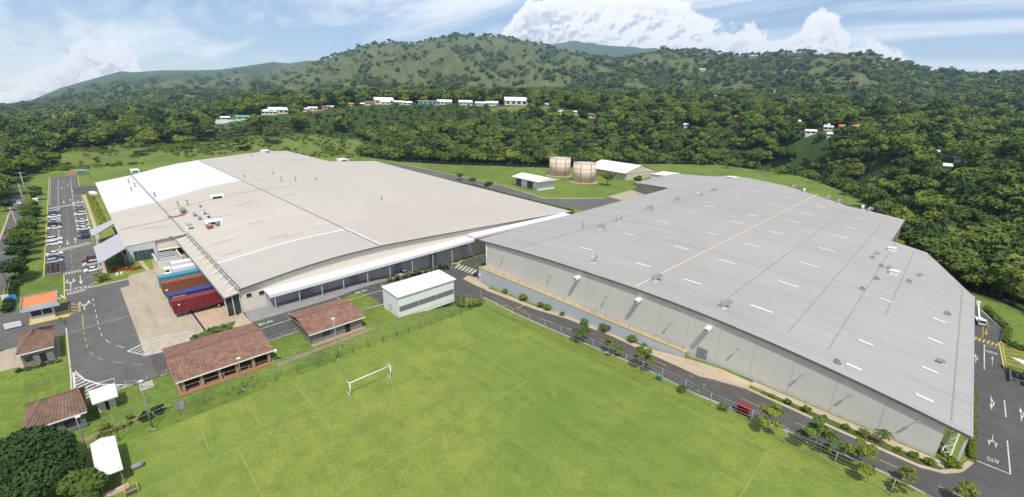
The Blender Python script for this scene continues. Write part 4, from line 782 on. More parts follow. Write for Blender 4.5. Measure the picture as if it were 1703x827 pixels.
# ---------------------------------------------------------------- right warehouse
RYN = ([-130.3,-127.7,-99.4,-99.39,-94.2,9.8], [280,224.6,209.3,209.3,80.0,77.4])
def ynear(x): return float(np.interp(x, [-130.3,-127.7,-99.45,-98.6,-97,-94.2,9.8], [262,224.6,209.3,200,150,80.0,77.4]))
def yfar(x): return float(np.interp(x, [-130.3,-99.5,-94.7,-60.4,-45,-27.8,-9.3,-9.25,-.6,2.8,9,9.8], [280,266,279,255,237.5,220,216,176.4,173.7,164,145.8,144]))
def warehouse_right():
    W_ = thing('warehouse', 'vast grey warehouse with a ribbed arched roof and rows of white skylights', 'warehouse')
    xs = sorted(set([-130.3,-127.7,-99.45,-98.6,-97,-94.2,-60.4,-45,-42,-27.8,-9.3,-9.25,-.6,2.8,9,9.8]+list(np.arange(-126,9,3.))))
    V = []; F = []; K = 25
    for x in xs:
        a, b = ynear(x), yfar(x)
        for k in range(K): V.append((x, a+(b-a)*k/(K-1), zR(x)))
    n = len(V); V += [(x,y,z-.2) for x,y,z in V]
    for i in range(len(xs)-1):
        for k in range(K-1): q = i*K+k; F += [(q,q+K,q+K+1,q+1),(n+q,n+q+1,n+q+K+1,n+q+K)]
    rim = [i*K for i in range(len(xs))]+[(len(xs)-1)*K+k for k in range(1,K)]+[i*K+K-1 for i in range(len(xs)-2,-1,-1)]+list(range(K-2,0,-1))
    F += [(rim[(i+1)%len(rim)],n+rim[(i+1)%len(rim)],n+rim[i],rim[i]) for i in range(len(rim))]
    MB().add(V, F).build('roof', RGREY, W_)
    # standing seams
    mb = MB(); xr = np.array([x for x in xs])
    for y in np.arange(78.2, 279, .8):
        seg = [x for x in xr if ynear(x) <= y <= yfar(x)]
        if len(seg) < 2: continue
        runs = []; cur = [seg[0]]
        for a, b in zip(seg[:-1], seg[1:]):
            if b-a > 12: runs.append(cur); cur = [b]
            else: cur.append(b)
        runs.append(cur)
        for r in runs:
            if len(r) < 2: continue
            vs = []
            for x in r: z = zR(x); vs += [(x,y-.12,z),(x,y,z+.055),(x,y+.12,z)]
            mb.add(vs, [f for i in range(len(r)-1) for f in ((3*i,3*i+3,3*i+4,3*i+1),(3*i+1,3*i+4,3*i+5,3*i+2))])
    mb.build('roof_ribs', RGREY, W_, kind='stuff')
    MB().box(-42.22,-41.78,79.0,236.5,9.55,9.78).build('ridge_cap', RIDGE, W_)
    for x, y0, y1, m in ((-78.5,84,250,MGREY),(-26.7,84,219,MGREY),(-14.3,84,217,MGREY),(-8.1,84,176,MGREY),(-3.2,110,170,MGREY),(7.7,79,146,MGREY)):
        z = zR(x); jw = .22 if x < -70 else .09; MB().box(x-jw,x+jw,y0,y1,z-.03,z+.06).build('roof_joint', M('joint_grey', (.26,.248,.23), .7), W_)
    sk = {-65:(93.2,114.6,135.9,157.9,173.7,202.7,224.8,248), -47.9:(92.8,112.9,134,154.4,169.6,196.7,216.7), -35.1:(91.5,111,130.7,150.6,170.7,188.8,208.1), -20.5:(89.8,108.2,126.8,145.3,165.1,180.5,199), -4.1:(81.7,92.7,118.8), 4.6:(81.9,92.5,106.1,118)}
    for x, ys in sk.items():
        L_ = 2.0 if x < -10 else 1.05
        for y in ys:
            a, b = zR(x-L_), zR(x+L_); MB().add([(x+u*L_,y+v*.24,q) for v in (-1,1) for u, q in ((-1,a+.04),(1,b+.04),(1,b+.16),(-1,a+.16))], [(0,1,2,3),(7,6,5,4),(3,2,6,7),(0,3,7,4),(1,5,6,2),(0,4,5,1)]).build('skylight', SKYL, W_)
    # walls
    w = MB(); xs2 = [x for x in np.linspace(-90.6, 7.4, 50)]; yw = lambda x: ynear(x)+.32
    for a, b in zip(xs2[:-1], xs2[1:]): w.add([(a,yw(a),-4.5),(b,yw(b),-4.5),(b,yw(b),zR(b)-.21),(a,yw(a),zR(a)-.21)], [(0,1,2,3)])
    def wl(p, q): w.add([(*p,-4),(*q,-4),(*q,zR(q[0])-.21),(*p,zR(p[0])-.21)], [(0,1,2,3),(3,2,1,0)])
    wl((-97,150),(-90.6,80.6)); wl((-98.9,209.5),(-97,150)); wl((-126,224.5),(-98.9,209.5)); wl((-129,278),(-126,224.5)); wl((7.4,yw(7.4)),(7.4,88)); wl((7.4,88),(9.0,90)); wl((9.0,90),(8.6,145)); wl((8.6,145),(-1,173)); wl((-1,173),(-9.5,176)); wl((-9.5,176),(-9.7,215.5)); wl((-9.7,215.5),(-45,236.5)); wl((-45,236.5),(-94,277)); wl((-94,277),(-129,278))
    w.build('wall', WGREY, W_)
    for x in np.arange(-84.5, 7, 6.1): MB().box(x-.03,x+.03,yw(x)-.035,yw(x)+.02,-3,zR(x)-.25).build('wall_joint', M('wall_joint_grey', (.50,.48,.44), .85), W_)
    f = MB(); xs3 = np.linspace(-94.2, 9.8, 60)
    for a, b in zip(xs3[:-1], xs3[1:]): f.bar((a,ynear(a)-.02,zR(a)-.16), (b,ynear(b)-.02,zR(b)-.16), .16, .34)
    f.build('eave_trim', FASC, W_); MB().box(9.78,9.92,77.4,144,4.95,5.35).build('gutter', M('lilac_gutter', (.40,.36,.44), .6), W_)
    d = MB().box(-27.1,-25.2,yw(-26)-.1,yw(-26)+.02,.1,2.15).build('door', M('grey_blue_door', (.20,.21,.27), .6), W_); MB().box(-25.5,-25.4,yw(-26)-.16,yw(-26)-.1,1.0,1.2).build('handle', WHITEM, d)
    for x, z in ((-83,5.4),(-65.4,5.2),(-48.4,5.2),(-33,4.9),(-20,5.0),(-9.7,4.9),(-3.2,4.7),(4.6,4.6)):
        l_ = MB().bar((x,yw(x),z),(x,yw(x)-.7,z+.15),.08).build('wall_light', MGREY, W_); MB().box(x-.16,x+.16,yw(x)-1.05,yw(x)-.6,z+.05,z+.25).build('lamp_head', GALV, l_)
    for x, z in ((-56.7,7.4),(-40.5,7.4),(-25.6,6.9)):
        v = MB().extr([(x-.42,z+.3),(x+.42,z+.3),(x+.42,z-.22),(x-.42,z-.22)], yw(x)-1.7, yw(x)-.02).build('wall_vent_hood', WHITEM, W_); MB().box(x-.34,x+.34,yw(x)-1.75,yw(x)-1.69,z-.25,z+.3).build('grille', MGREY, v)
    for x in (-90.2,): MB().tube([(x-.6,ynear(x)+.3,8.0),(x-.5,ynear(x)+.4,-3.5)], .12, 8).build('downpipe', WHITEM, W_)
    # lattice prop under the overhanging corner
    tr = MB(); A, B = Vector((8.2,78.4,.1)), Vector((9.2,86.0,5.2)); A2, B2 = Vector((9.2,78.4,.1)), Vector((9.2,80.2,5.0))
    P0, P1 = Vector((8.0,79.2,.2)), Vector((8.5,85.0,5.1)); Q0, Q1 = Vector((8.9,79.0,.2)), Vector((9.4,84.6,5.0)); tr.bar(P0,P1,.16); tr.bar(Q0,Q1,.16)
    for i in range(7): tr.bar(P0.lerp(P1,i/7), Q0.lerp(Q1,(i+1)/7), .10); tr.bar(Q0.lerp(Q1,(i+1)/7), P0.lerp(P1,(i+1)/7), .10)
    tr.build('lattice_prop', LGREY, W_); MB().box(9.4,9.7,78.0,78.3,-.1,5.0).build('corner_post', LGREY, W_)
    # gooseneck vents
    def goose(s):
        m = MB(); n = 9; R_, w_, h_ = .75*s, .42*s, .42*s; sec = []
        pts = [(0, 0)] + [(R_-R_*math.cos(a), .55*s+R_*math.sin(a)) for a in np.linspace(0, math.pi*.92, n)]
        for i, (u, z) in enumerate(pts):
            a = 0 if i == 0 else np.linspace(0, math.pi*.92, n)[i-1]; nx, nz = -math.cos(a), math.sin(a)
            for k, q in ((-1,-1),(-1,1),(1,1),(1,-1)): sec.append((q*w_*.9, u+nx*h_*k, z+nz*h_*k))
        F_ = [(4*i+k,4*i+(k+1)%4,4*i+4+(k+1)%4,4*i+4+k) for i in range(len(pts)-1) for k in range(4)]
        m.add(sec, F_); e = len(pts)*4-4; o_ = MB().add([sec[e+k] for k in range(4)], [(0,1,2,3)])
        b_ = MB().box(-.6*s,.6*s,-.6*s,.6*s,-.1,.22*s); return m.mesh('vent_duct', GALV), o_.mesh('vent_mouth', DARK), b_.mesh('vent_base', LGREY)
    gb, gs = goose(1.1), goose(.55)
    big = [(-57.1,85.2),(-41,85.3),(-75.2,114.1),(-76.8,127.8),(-79.1,151.9),(-79.7,176.2),(-77.9,193.3),(-78.1,209.9),(-54.1,245.8),(-47.8,239.1),(-36,232-6),(-31.5,222),(-22.8,218.2),(-20.5,216.4),(-25.7,83.7)]
    small = [(-9.8,154.8),(-10.2,149.1),(-7.6,143.5),(-6,143.9),(-7,131.2),(-8.2,120.2),(.1,146.2),(-1.4,137.4),(6.1,123.4),(6.1,97.3),(-5.7,80.3)]
    for k, (x, y) in enumerate(big+small):
        g = gb if k < len(big) else gs; v = part('roof_vent', g[2], W_, (x,y,zR(x)), rad(-25 if k % 3 else 15)+(0 if k < len(big) else rad(90))); part('duct', g[0], v); part('mouth', g[1], v)
    for k, (x, y) in enumerate([(-77,150.5),(-76.5,126),(-80,112),(-77,195)]): MB().cyl((0,0), .12, 0, 2.4, 8).cyl((0,0), .3, 2.2, 2.5, 8).build('vent_pipe', GALV, W_, (x,y,zR(x)))
    for x, y in ((-5,140.6),(-7.9,163.8)): h = MB().box(-.9,.9,-.8,.8,-.1,.9).build('roof_hatch', WHITEM, W_, (x,y,zR(x))); MB().box(-1,1,-.9,.9,.9,1.0).build('hatch_lid', WHITE, h)
    return W_
WHR = warehouse_right()
t = thing('retaining_wall', 'pale blue grey retaining wall with a railed walkway below the grey warehouse', 'wall'); n = 30; A = [(-90.8+i*(62.0/n), 77.3) for i in range(n+1)]; mb = MB()
for (a, y), (b, _) in zip(A[:-1], A[1:]): mb.add([(a,y,zg(a,y)-.6),(b,y,zg(b,y)-.6),(b,y,.55),(a,y,.55)], [(0,1,2,3)])
mb.add([(-90.8,77.3,-4.6),(-90.8,77.3,.55),(-90.8,80.6,.55),(-90.8,80.6,-4.6)], [(0,1,2,3)]); mb.build('wall_face', WBLUE, t)
MB().box(-90.85,-28.8,77.25,77.55,.55,.75).build('coping', KYEL, t); MB().box(-90.7,-28.8,77.55,80.4,.2,.50).build('walkway_slab', WALKC, t)
for x in np.arange(-89.5,-29,3.0): MB().box(x-.04,x+.04,77.6,77.68,.45,1.55).build('rail_post', MGREY, t)
for z in (1.05,1.55): MB().box(-89.6,-29.4,77.61,77.67,z-.03,z+.03).build('rail', MGREY, t)
# ---------------------------------------------------------------- small buildings
def tile_slope(mb, p0, p1, q0, q1, pitch=.42, h=.09):
    """barrel-tile courses running from the ridge edge p0-p1 down to the eave edge q0-q1"""
    p0, p1, q0, q1 = map(Vector, (p0, p1, q0, q1)); L_ = max((p1-p0).length, (q1-q0).length); n = max(2, int(L_/pitch)); nr = ((p1-p0) if (p1-p0).length > .01 else (q1-q0)).cross(q0-p0).normalized()
    if nr.z < 0: nr = -nr
    mb.add([p0, p1, q1, q0], [(0,1,2,3)])
    for i in range(n):
        a, b, m_ = i/n, (i+.62)/n, (i+.31)/n
        mb.add([p0.lerp(p1,a), p0.lerp(p1,m_)+nr*h, p0.lerp(p1,b), q0.lerp(q1,a), q0.lerp(q1,m_)+nr*h, q0.lerp(q1,b)], [(0,1,4,3),(1,2,5,4),(3,4,5)])
def tiled_house(name, label, cat, x0, x1, y0, y1, eave, ridge, hip0=0., hip1=0., over=.5, rdx=.5, wall=STONE, tile=TILE, base_x=None, openside=False, posts=0, rear=True, wx=None, grid=None):
    """house whose ridge runs along Y; the +X side faces the pitch"""
    cx, cy = (x0+x1)/2, (y0+y1)/2; t = thing(name, label, cat, (cx, cy, 0)); a, b = x0-cx, x1-cx; c, d = y0-cy, y1-cy; r = a+(b-a)*(1-rdx)
    rf = MB(); R0, R1 = (r, c+hip0, ridge), (r, d-hip1, ridge)
    tile_slope(rf, R0, R1, (b,c,eave), (b,d,eave)); tile_slope(rf, R1, R0, (a,d,eave), (a,c,eave))
    if hip0: tile_slope(rf, R0, R0, (a,c,eave), (b,c,eave))
    if hip1: tile_slope(rf, R1, R1, (b,d,eave), (a,d,eave))
    ro_ = rf.build('roof', tile, t); ro_['kind'] = 'stuff'
    rc = MB(); rc.bar(R0, R1, .24, .2)
    if hip0: rc.bar(R0,(a,c,eave+.05),.2,.16); rc.bar(R0,(b,c,eave+.05),.2,.16)
    if hip1: rc.bar(R1,(a,d,eave+.05),.2,.16); rc.bar(R1,(b,d,eave+.05),.2,.16)
    rc.build('ridge_tiles', TILEE, t)
    fs = MB(); fs.bar((b,c,eave-.12),(b,d,eave-.12),.12,.2); fs.build('gutter', WHITEM, t)
    o = over; w = MB()
    if openside: w.box(a+o,a+o+.15,c+o,d-o,-.2,eave); w.box(a+o,b-o-.2,c+o,c+o+.15,-.2,eave); w.box(a+o,b-o-.2,d-o-.15,d-o,-.2,eave)
    else: w.box(a+o,b-o,c+o,d-o,-.3,eave-.02)
    if not (hip0 and hip1):
        for yy, h_ in ((c+o,hip0),(d-o,hip1)):
            if not h_: w.add([(a+o,yy,eave-.03),(b-o,yy,eave-.03),(r,yy,ridge-.12)], [(0,1,2),(2,1,0)])
    w.build('wall', wall, t); MB().box(a+.1,b-.1,c+.1,d-.1,eave-.06,eave-.01).build('ceiling', BROWN, t)
    return t, (a,b,c,d)
t, (a,b,c,d) = tiled_house('picnic_shelter', 'long open-sided shelter with clay tile roof beside the pitch fence', 'shelter', -93.0, -79.3, 4.2, 18.8, 2.6, 4.1, .0, .0, .5, .48, STONE, TILE, openside=True)
for i in range(6): y = c+.9+i*(d-c-1.8)/5; MB().box(b-.75,b-.35,y-.22,y+.22,0,2.5).build('pillar', M('tan_pillar', (.36,.24,.13), .9, .25), t)
MB().box(a+.6,b+.2,c+.2,d-.2,.0,.14).build('floor', M('red_floor', (.33,.15,.08), .8, .2), t)
for i in range(5): y = c+1.9+i*(d-c-3)/5; MB().box(-1.2,2.2,y,y+1.1,.7,.78).box(.2,.6,y+.4,y+.7,.14,.7).build('table', BROWN, t)
MB().box(b-.1,b+.3,d-.1,d+.4,2.2,2.6).build('sign_box', WHITE, t)
t, (a,b,c,d) = tiled_house('changing_room', 'short clay-tiled hut with stone walls between the shelter and white shed', 'hut', -92.3, -80.4, 25.4, 37.0, 2.6, 3.9, 0, 0, .6, .52, STONE, TILE)
MB().box(b-.62,b-.52,1.6,2.6,0,2.0).build('door', DARK, t); MB().box(b-.62,b-.52,-3.0,-1.5,1.0,1.9).build('window', GLASS, t); MB().box(b-.6,b+.4,c+.3,d-.3,.0,.12).build('porch', M('pink_porch', (.40,.26,.18), .9), t)
t, (a,b,c,d) = tiled_house('gate_house', 'square hip-roofed brown tile house beside the entrance gate', 'house', -116.4, -106.2, -14.0, -9.4, 2.9, 4.4, 2.2, 2.2, .35, .68, STONE, TILE2)
MB().box(b-.42,b-.34,.2,1.0,.1,2.0).build('door', DARK, t); MB().box(b-.42,b-.34,-1.6,-.6,1.1,2.0).build('window', GLASS, t)
MB().box(a-.3,b+1.0,c-.2,d+.2,.0,.10).build('floor', CONC, t)
for i in range(7): MB().box(b+.6+.0,b+.9,c+.4+i*.65,c+.75+i*.65,.1,.55+.15*(i%3)).build('boulder', STONE, t)
t, (a,b,c,d) = tiled_house('tool_house', 'brown tiled house with a dark doorway next to the big tree', 'house', -87.4, -79.6, -12.4, -6.1, 2.7, 4.2, 1.9, .5, .4, .62, M('grey_stone_wall', (.15,.15,.13), .9, .3, 1.5), TILE2)
MB().box(b-.47,b-.39,-1.3,-.2,0,2.1).build('door', DARK, t); MB().box(b-.47,b-.39,.6,2.2,.9,1.9).build('window', GLASS, t)
# gatehouse with orange deck
t = thing('guard_booth', 'gatehouse with a flat orange roof deck and grey fascia over the entrance lanes', 'gatehouse', (-132,-11.2,0)); MB().box(-3.6,3.3,-2.75,2.4,3.55,3.75).build('roof_deck', ORANGE, t)
p_ = MB(); p_.box(-3.8,3.6,-3.0,-2.78,3.3,3.95); p_.box(-3.8,3.6,2.42,2.62,3.3,3.95); p_.box(-3.8,-3.6,-3,2.6,3.3,3.95); p_.build('parapet', MGREY, t)
MB().add([(3.3,-3,3.75),(3.3,2.62,3.75),(4.1,2.72,2.9),(4.1,-3.1,2.9),(3.3,-3,3.4),(3.3,2.62,3.4),(4.0,2.72,2.75),(4.0,-3.1,2.75)], [(0,3,2,1),(4,5,6,7),(0,1,5,4),(3,7,6,2),(0,4,7,3),(1,2,6,5)]).build('fascia', M('blue_grey_fascia', (.23,.25,.29), .6), t)
MB().box(1.0,3.1,-2.0,1.5,.0,1.3).build('wall', WCREAM, t)
for y in (-2.0,-.3,1.3): MB().box(1.05,3.05,y,y+.2,1.3,3.4).build('pillar', WCREAM, t)
MB().box(1.1,3.0,-1.95,1.45,1.3,3.3).build('window', GLASS, t); MB().box(.2,4.4,-2.4,3.6,.0,.16).build('island_kerb', KYEL, t); MB().box(-3.2,-2.9,-2.6,-2.3,0,3.4).build('pillar', WCREAM, t)
t = thing('barrier', 'green and white lifting gate barrier next to the gatehouse', 'barrier', (-125.4,-8.9,0)); MB().box(-.2,.2,-.2,.2,0,1.1).build('post', M('green_paint', (.06,.2,.08), .6), t); MB().bar((0,0,1.0),(3.6,.5,1.1),.10).build('arm', MC['green_paint'], t)
# white shed by the corner of the pitch
t = thing('white_shed', 'tall white shed with a dark louvre band by the pitch corner', 'shed', (-83,52.2,0)); hx, hy = 3.3, 7.7
MB().box(-hx,hx,-hy,hy,-.8,5.1).build('wall', M('shed_white', (.70,.70,.68), .7, .05), t); MB().add([(-hx-.15,-hy-.2,5.5),(hx+.3,-hy-.2,5.1),(hx+.3,hy+.5,5.1),(-hx-.15,hy+.5,5.5),(-hx-.15,-hy-.2,5.3),(hx+.3,-hy-.2,4.9),(hx+.3,hy+.5,4.9),(-hx-.15,hy+.5,5.3)], [(0,1,2,3),(7,6,5,4),(0,4,5,1),(1,5,6,2),(2,6,7,3),(3,7,4,0)]).build('roof', WHITE, t)
for i in range(3):
    y0 = -hy+.25+i*5.05; f = MB().box(hx,hx+.05,y0,y0+4.9,1.35,2.55).build('louvre_band', DGREY, t)
    for k in range(4): MB().box(hx+.05,hx+.10,y0,y0+4.9,1.45+k*.28,1.55+k*.28).build('louvre', MGREY, f)
MB().box(-1.0,.6,-hy-.06,-hy,0,2.4).build('door', LGREY, t)
# kiosk, white-roofed hut
t = thing('kiosk', 'small cream kiosk with a white corrugated roof beside the tool house', 'kiosk', (-83.6,-4.1,0)); MB().box(-1.0,.9,-1.0,1.0,0,2.2).build('wall', WCREAM, t)
mb = MB(); mb.add([(-1.9,-1.6,2.7),(-1.9,1.4,2.7),(.4,1.5,2.85),(.4,-1.5,2.85),(1.9,1.5,2.35),(1.9,-1.4,2.35)], [(0,3,2,1),(3,5,4,2)]); mb.add([(-1.9,-1.6,2.6),(-1.9,1.4,2.6),(.4,1.5,2.7),(.4,-1.5,2.7),(1.9,1.5,2.2),(1.9,-1.4,2.2)], [(0,1,2,3),(3,2,4,5)]); mb.build('roof', WHITE, t)
for k in range(5): MB().box(.5+k*.28,.58+k*.28,-1.45,1.45,2.80-k*.1,2.86-k*.1).build('roof_rib', LGREY, t)
MB().box(.9,.95,-.15,.25,.05,1.7).build('door', DARK, t); MB().bar((-2.0,-1.6,3.5),(-2.0,1.5,3.5),.05).bar((-2.0,1.5,2.6),(-2.0,1.5,3.5),.05).bar((-2.0,-1.6,2.6),(-2.0,-1.6,3.5),.05).build('roof_rail', WHITEM, t)
t = thing('players_hut', 'white pitched-roof hut at the pitch corner below the big tree', 'hut', (-67.2,-4.8,0)); mb = MB()
mb.add([(-3.9,-1.35,2.5),(3.8,-1.1,2.3),(3.9,1.3,2.3),(-3.8,1.1,2.5),(-3.85,-.2,2.85),(3.3,0,2.7)], [(4,0,1,5),(3,4,5,2),(5,1,2)]); mb.add([(-3.9,-1.35,2.4),(3.8,-1.1,2.2),(3.9,1.3,2.2),(-3.8,1.1,2.4)], [(3,2,1,0)]); mb.build('roof', WHITE, t)
for x in (-3.5,0,3.5):
    for y in (-1.0,1.0): MB().box(x-.06,x+.06,y-.06,y+.06,0,2.45).build('post', MGREY, t)
MB().box(-3.4,3.4,-1.0,-.7,.4,.5).build('bench', BROWN, t); MB().box(-3.5,3.5,-1.1,-1.0,0,1.2).build('back_panel', DGREY, t)
t = thing('concrete_step', 'low concrete step at the end of the players hut', 'step', (-62.6,-4.6,0)); MB().box(-.5,.5,-1.2,1.2,0,.25).box(-.3,.3,-.9,.9,.25,.4).build('block', WALKC, t)
t = thing('crate', 'yellow framed crate on the grass below the players hut', 'crate', (-61.3,-3.3,0)); mb = MB()
for s in (-1,1):
    mb.bar((s*.6,-.6,0),(s*.6,-.6,.7),.07).bar((s*.6,.6,0),(s*.6,.6,.7),.07).bar((s*.6,-.6,.7),(s*.6,.6,.7),.07).bar((-.6,s*.6,.7),(.6,s*.6,.7),.07)
mb.build('frame', M('yellow_metal', (.5,.36,.04), .6), t); MB().box(-.5,.5,-.5,.5,.08,.5).build('box', DGREY, t)
t = thing('drum', 'grey drum lying on the grass right of the players hut', 'drum', (-65.6,-2.3,.35)); MB().tube([(0,-.6,0),(0,.6,0)], .35, 14).build('barrel', MGREY, t); MB().tube([(0,-.62,0),(0,-.58,0)], .37, 14).tube([(0,.58,0),(0,.62,0)], .37, 14).build('rim', DGREY, t)
# storage tanks, pump house, store
for x, y, lab in ((-189.5,233.5,'left rust-streaked cream storage tank beyond the roofs'),(-163.4,225.8,'right rust-streaked cream storage tank with a red ladder pipe')):
    t = thing('storage_tank', lab, 'tank', (x,y,0), 0, 'fuel tanks'); R_, Ht = 7.1, 11.6; tm = NT('tank_paint'); st = tm.noise(tm.coord('Position', (1,1,.06)), .9, 6, .7); n2 = tm.noise(tm.coord('Position'), .3, 4)
    tk = tm.done(tm.mix(tm.ramp(st, .52, .75, 0, .75), tm.mix(n2, (.60,.48,.36), (.66,.56,.45)), (.42,.26,.17)), .8); MB().cyl((0,0), R_, 0, Ht, 48).build('shell', tk, t)
    MB().cyl((0,0), R_+.05, Ht, Ht+.25, 48, 0, R_+.05).build('roof', M('tank_roof', (.52,.45,.38), .8, .15), t)
    for z in (2.9,5.8,8.7): MB().cyl((0,0), R_+.07, z-.04, z+.04, 48).build('band', M('tank_band', (.42,.26,.18), .8), t)
    for a_ in np.linspace(0, 2*math.pi, 16, endpoint=False): MB().cyl((R_*math.cos(a_), R_*math.sin(a_)), .06, Ht+.2, Ht+1.3, 5).build('rail_post', MGREY, t)
    MB().tube([((R_)*math.cos(a_), R_*math.sin(a_), Ht+1.3) for a_ in np.linspace(0, 2*math.pi, 33)], .05, 5).build('rail', MGREY, t)
    for a_ in (-1.25, -.35): MB().bar(((R_+.15)*math.cos(a_), (R_+.15)*math.sin(a_), 0), ((R_+.15)*math.cos(a_), (R_+.15)*math.sin(a_), Ht), .2).build('ladder_pipe', RUST if a_ > -1 else RUST, t)
    MB().cyl((0,0), R_+1.6, -.3, .18, 40).build('plinth', WALKC, t)
t = thing('pump_house', 'small white pump house with blue doors in front of the tanks', 'pump house', (-170,188,0), rad(-6)); t.scale = (1,1,1.3); MB().box(-10.5,9.5,-6.5,6.5,-1,3.7).build('wall', WHITE, t)
MB().add([(-12.5,-8,3.9),(11.5,-8,3.9),(11.5,8,3.9),(-12.5,8,3.9),(-12.5,0,5.2),(11.5,0,5.2)], [(0,1,5,4),(2,3,4,5),(1,2,5),(3,0,4),(3,2,1,0)]).build('roof', WHITE, t)
for x in (-7.5,2.5): d = MB().box(x-2.2,x+2.6,-6.62,-6.5,0,3.2).build('door', DBLUE, t); MB().box(x+2.0,x+2.2,-6.7,-6.62,1.2,1.5).build('handle', WHITEM, d)
MB().box(-9.5,9,-7.6,-7.5,.9,1.0).box(-9.5,9,-7.6,-7.5,.4,.5).build('railing', RUST, t)
t = thing('store_house', 'long white gabled store house behind the right tank', 'storehouse', (-165,270,0), rad(-8)); t.scale = (1,1,1.25); MB().box(-16,18,-15,13,-1,3.6).build('wall', M('store_wall', (.52,.47,.38), .8), t)
MB().add([(-17,-17,3.65),(18.3,-17,3.65),(18.3,15,3.65),(-17,15,3.65),(-17,-1,7.0),(18.3,-1,7.0)], [(0,1,5,4),(2,3,4,5),(3,2,1,0)]).build('roof', WHITE, t); MB().add([(18,-15,3.6),(18,13,3.6),(18,-1,6.8)], [(0,1,2)]).build('gable', MC['store_wall'], t)
t = thing('annex', 'low white annex attached right of the store house', 'annex', (-137,282,0)); MB().box(-6,5,-9,9,-1,3.0).build('wall', WHITE, t); MB().box(-6.5,5.5,-9.5,9.5,3.0,3.2).build('roof', M('pink_white_roof', (.70,.62,.58), .8), t); MB().box(5,5.1,-4,2,0,2.2).build('opening', DARK, t)
t = thing('loading_kiosk', 'dark little machine hut at the far edge of the grey roof', 'hut', (-90,268,5.5)); MB().box(-2.5,2.5,-2,2,0,2.8).build('casing', DGREY, t); MB().box(-2.7,2.7,-2.2,2.2,2.8,3.0).build('roof', WHITE, t)
t = thing('green_kiosk', 'tiny green-roofed kiosk at the far end of the parking lot', 'kiosk', (-366,2,0)); MB().box(-1.6,1.6,-2,2,0,2.2).build('wall', WCREAM, t); MB().add([(-3,-2.8,2.3),(3,-2.8,2.3),(3,2.8,2.3),(-3,2.8,2.3),(0,0,3.3)], [(0,1,4),(1,2,4),(2,3,4),(3,0,4),(3,2,1,0)]).build('roof', GREENR, t)
for i, (x, y) in enumerate(((-286,3.2),(-282.5,3.6))):
    t = thing('water_tank_rack', 'white tanks on a rack %s the warehouse corner garden' % ('behind' if i == 0 else 'at the edge of'), 'tank rack', (x,y,0)); MB().box(-1.5,1.5,-1.4,1.4,.6,.75).build('platform', WHITEM, t)
    for k in (-1, 1): MB().tube([(k*.8,-1.2,1.3),(k*.8,1.2,1.3)], .5, 12).build('tank', WHITE, t); MB().box(k*1.2-.06,k*1.2+.06,-1.2,1.2,0,.6).build('leg', MGREY, t)
t = thing('signboard', 'white entrance sign on the lawn island by the gate', 'sign', (-127.8,-15.8,0)); MB().box(-.1,.1,-1.2,1.2,.3,1.4).build('panel', WHITE, t)
for s in (-1, 1): MB().box(-.06,.06,s*1.0-.06,s*1.0+.06,0,.3).build('leg', MGREY, t)
for x, y, lab, m in ((-144.7,-16.4,'blue notice board on the lawn by the hedge','b'),(-145.9,-17.6,'white notice board beside the dark hedge','w'),(-116.8,-17.6,'white information board near the hip-roofed house','w')):
    t = thing('notice_board', lab, 'notice board', (x,y,0)); MB().box(-.08,.08,-.6,.6,.8,2.0).build('board', M('blue_paint', (.06,.22,.5), .6) if m == 'b' else WHITE, t); MB().cyl((0,-.4), .05, 0, .8, 6).build('leg', MGREY, t); MB().cyl((0,.4), .05, 0, .8, 6).build('leg', MGREY, t)
# electrical cabinet on the west lawn
t = thing('cabinet', 'white electrical cabinet on the strip between fence and parking', 'cabinet', (-279,-15.3,0)); MB().box(-1.2,1.2,-.7,.7,0,1.9).build('casing', WHITEM, t); MB().box(-1.3,1.3,-.8,.8,1.9,2.0).build('lid', WHITE, t); MB().box(1.2,1.24,-.5,.5,.3,1.6).build('door', LGREY, t)

# ---------------------------------------------------------------- goal, fences, lamps, bench
t = thing('goal', 'white football goal frame standing on the pitch', 'goal', (-60.8,24.35,0)); r_ = .085
MB().tube([(0,0,0),(0,0,2.5)], r_).build('post', WHITE, t); MB().tube([(0,7.32,0),(0,7.32,2.5)], r_).build('post', WHITE, t); MB().tube([(0,-.08,2.5),(0,7.4,2.5)], r_).build('crossbar', WHITE, t)
for y in (0, 7.32): MB().tube([(0,y,2.5),(-.9,y,2.42),(-1.7,y,.05)], .05, 6).build('stay', WHITE, t); MB().tube([(0,y,.06),(-1.7,y,.06)], .045, 6).build('ground_bar', WHITE, t)
def fence(name, label, P, h, posts, rails, wires, mat=GALV, lean=0., brace=False, group=None, pr_=.05, rw=.05):
    t = thing(name, label, 'fence', (0,0,0), 0, group); Q = resample(P, posts)
    mp = MB().tube([(0,0,-.3),(0,0,h)], pr_, 6).mesh('post', mat)
    for x, y in Q: part('post', mp, t, (x, y, zg(x, y)))
    for z in rails:
        mb = MB()
        for a_, b_ in zip(Q[:-1], Q[1:]): mb.bar((*a_, zg(*a_)+z), (*b_, zg(*b_)+z), rw)
        mb.build('rail', mat, t)
    for z in wires:
        mb = MB()
        for a_, b_ in zip(Q[:-1], Q[1:]): mb.bar((*a_, zg(*a_)+z), (*b_, zg(*b_)+z), .02)
        mb.build('wire', mat, t)
    return t
GP = M('green_grey_post', (.20,.22,.19), .6, .15)
fence('pitch_fence', 'tall pipe and wire fence behind the goal along the clay-roofed huts', [(-73.3,-8.5),(-73.2,-3.5),(-74.3,3.6),(-74.2,10),(-73.4,17),(-73,27.3),(-72.3,39.6),(-71.4,61.2)], 4.4, 2.6, (4.35,2.3), (1.0,1.6,3.0,3.7), GP)
fr = [(-71.4,61.2)]+C['fence_r'][1:]+[(12,64.6),(30,64.6)]
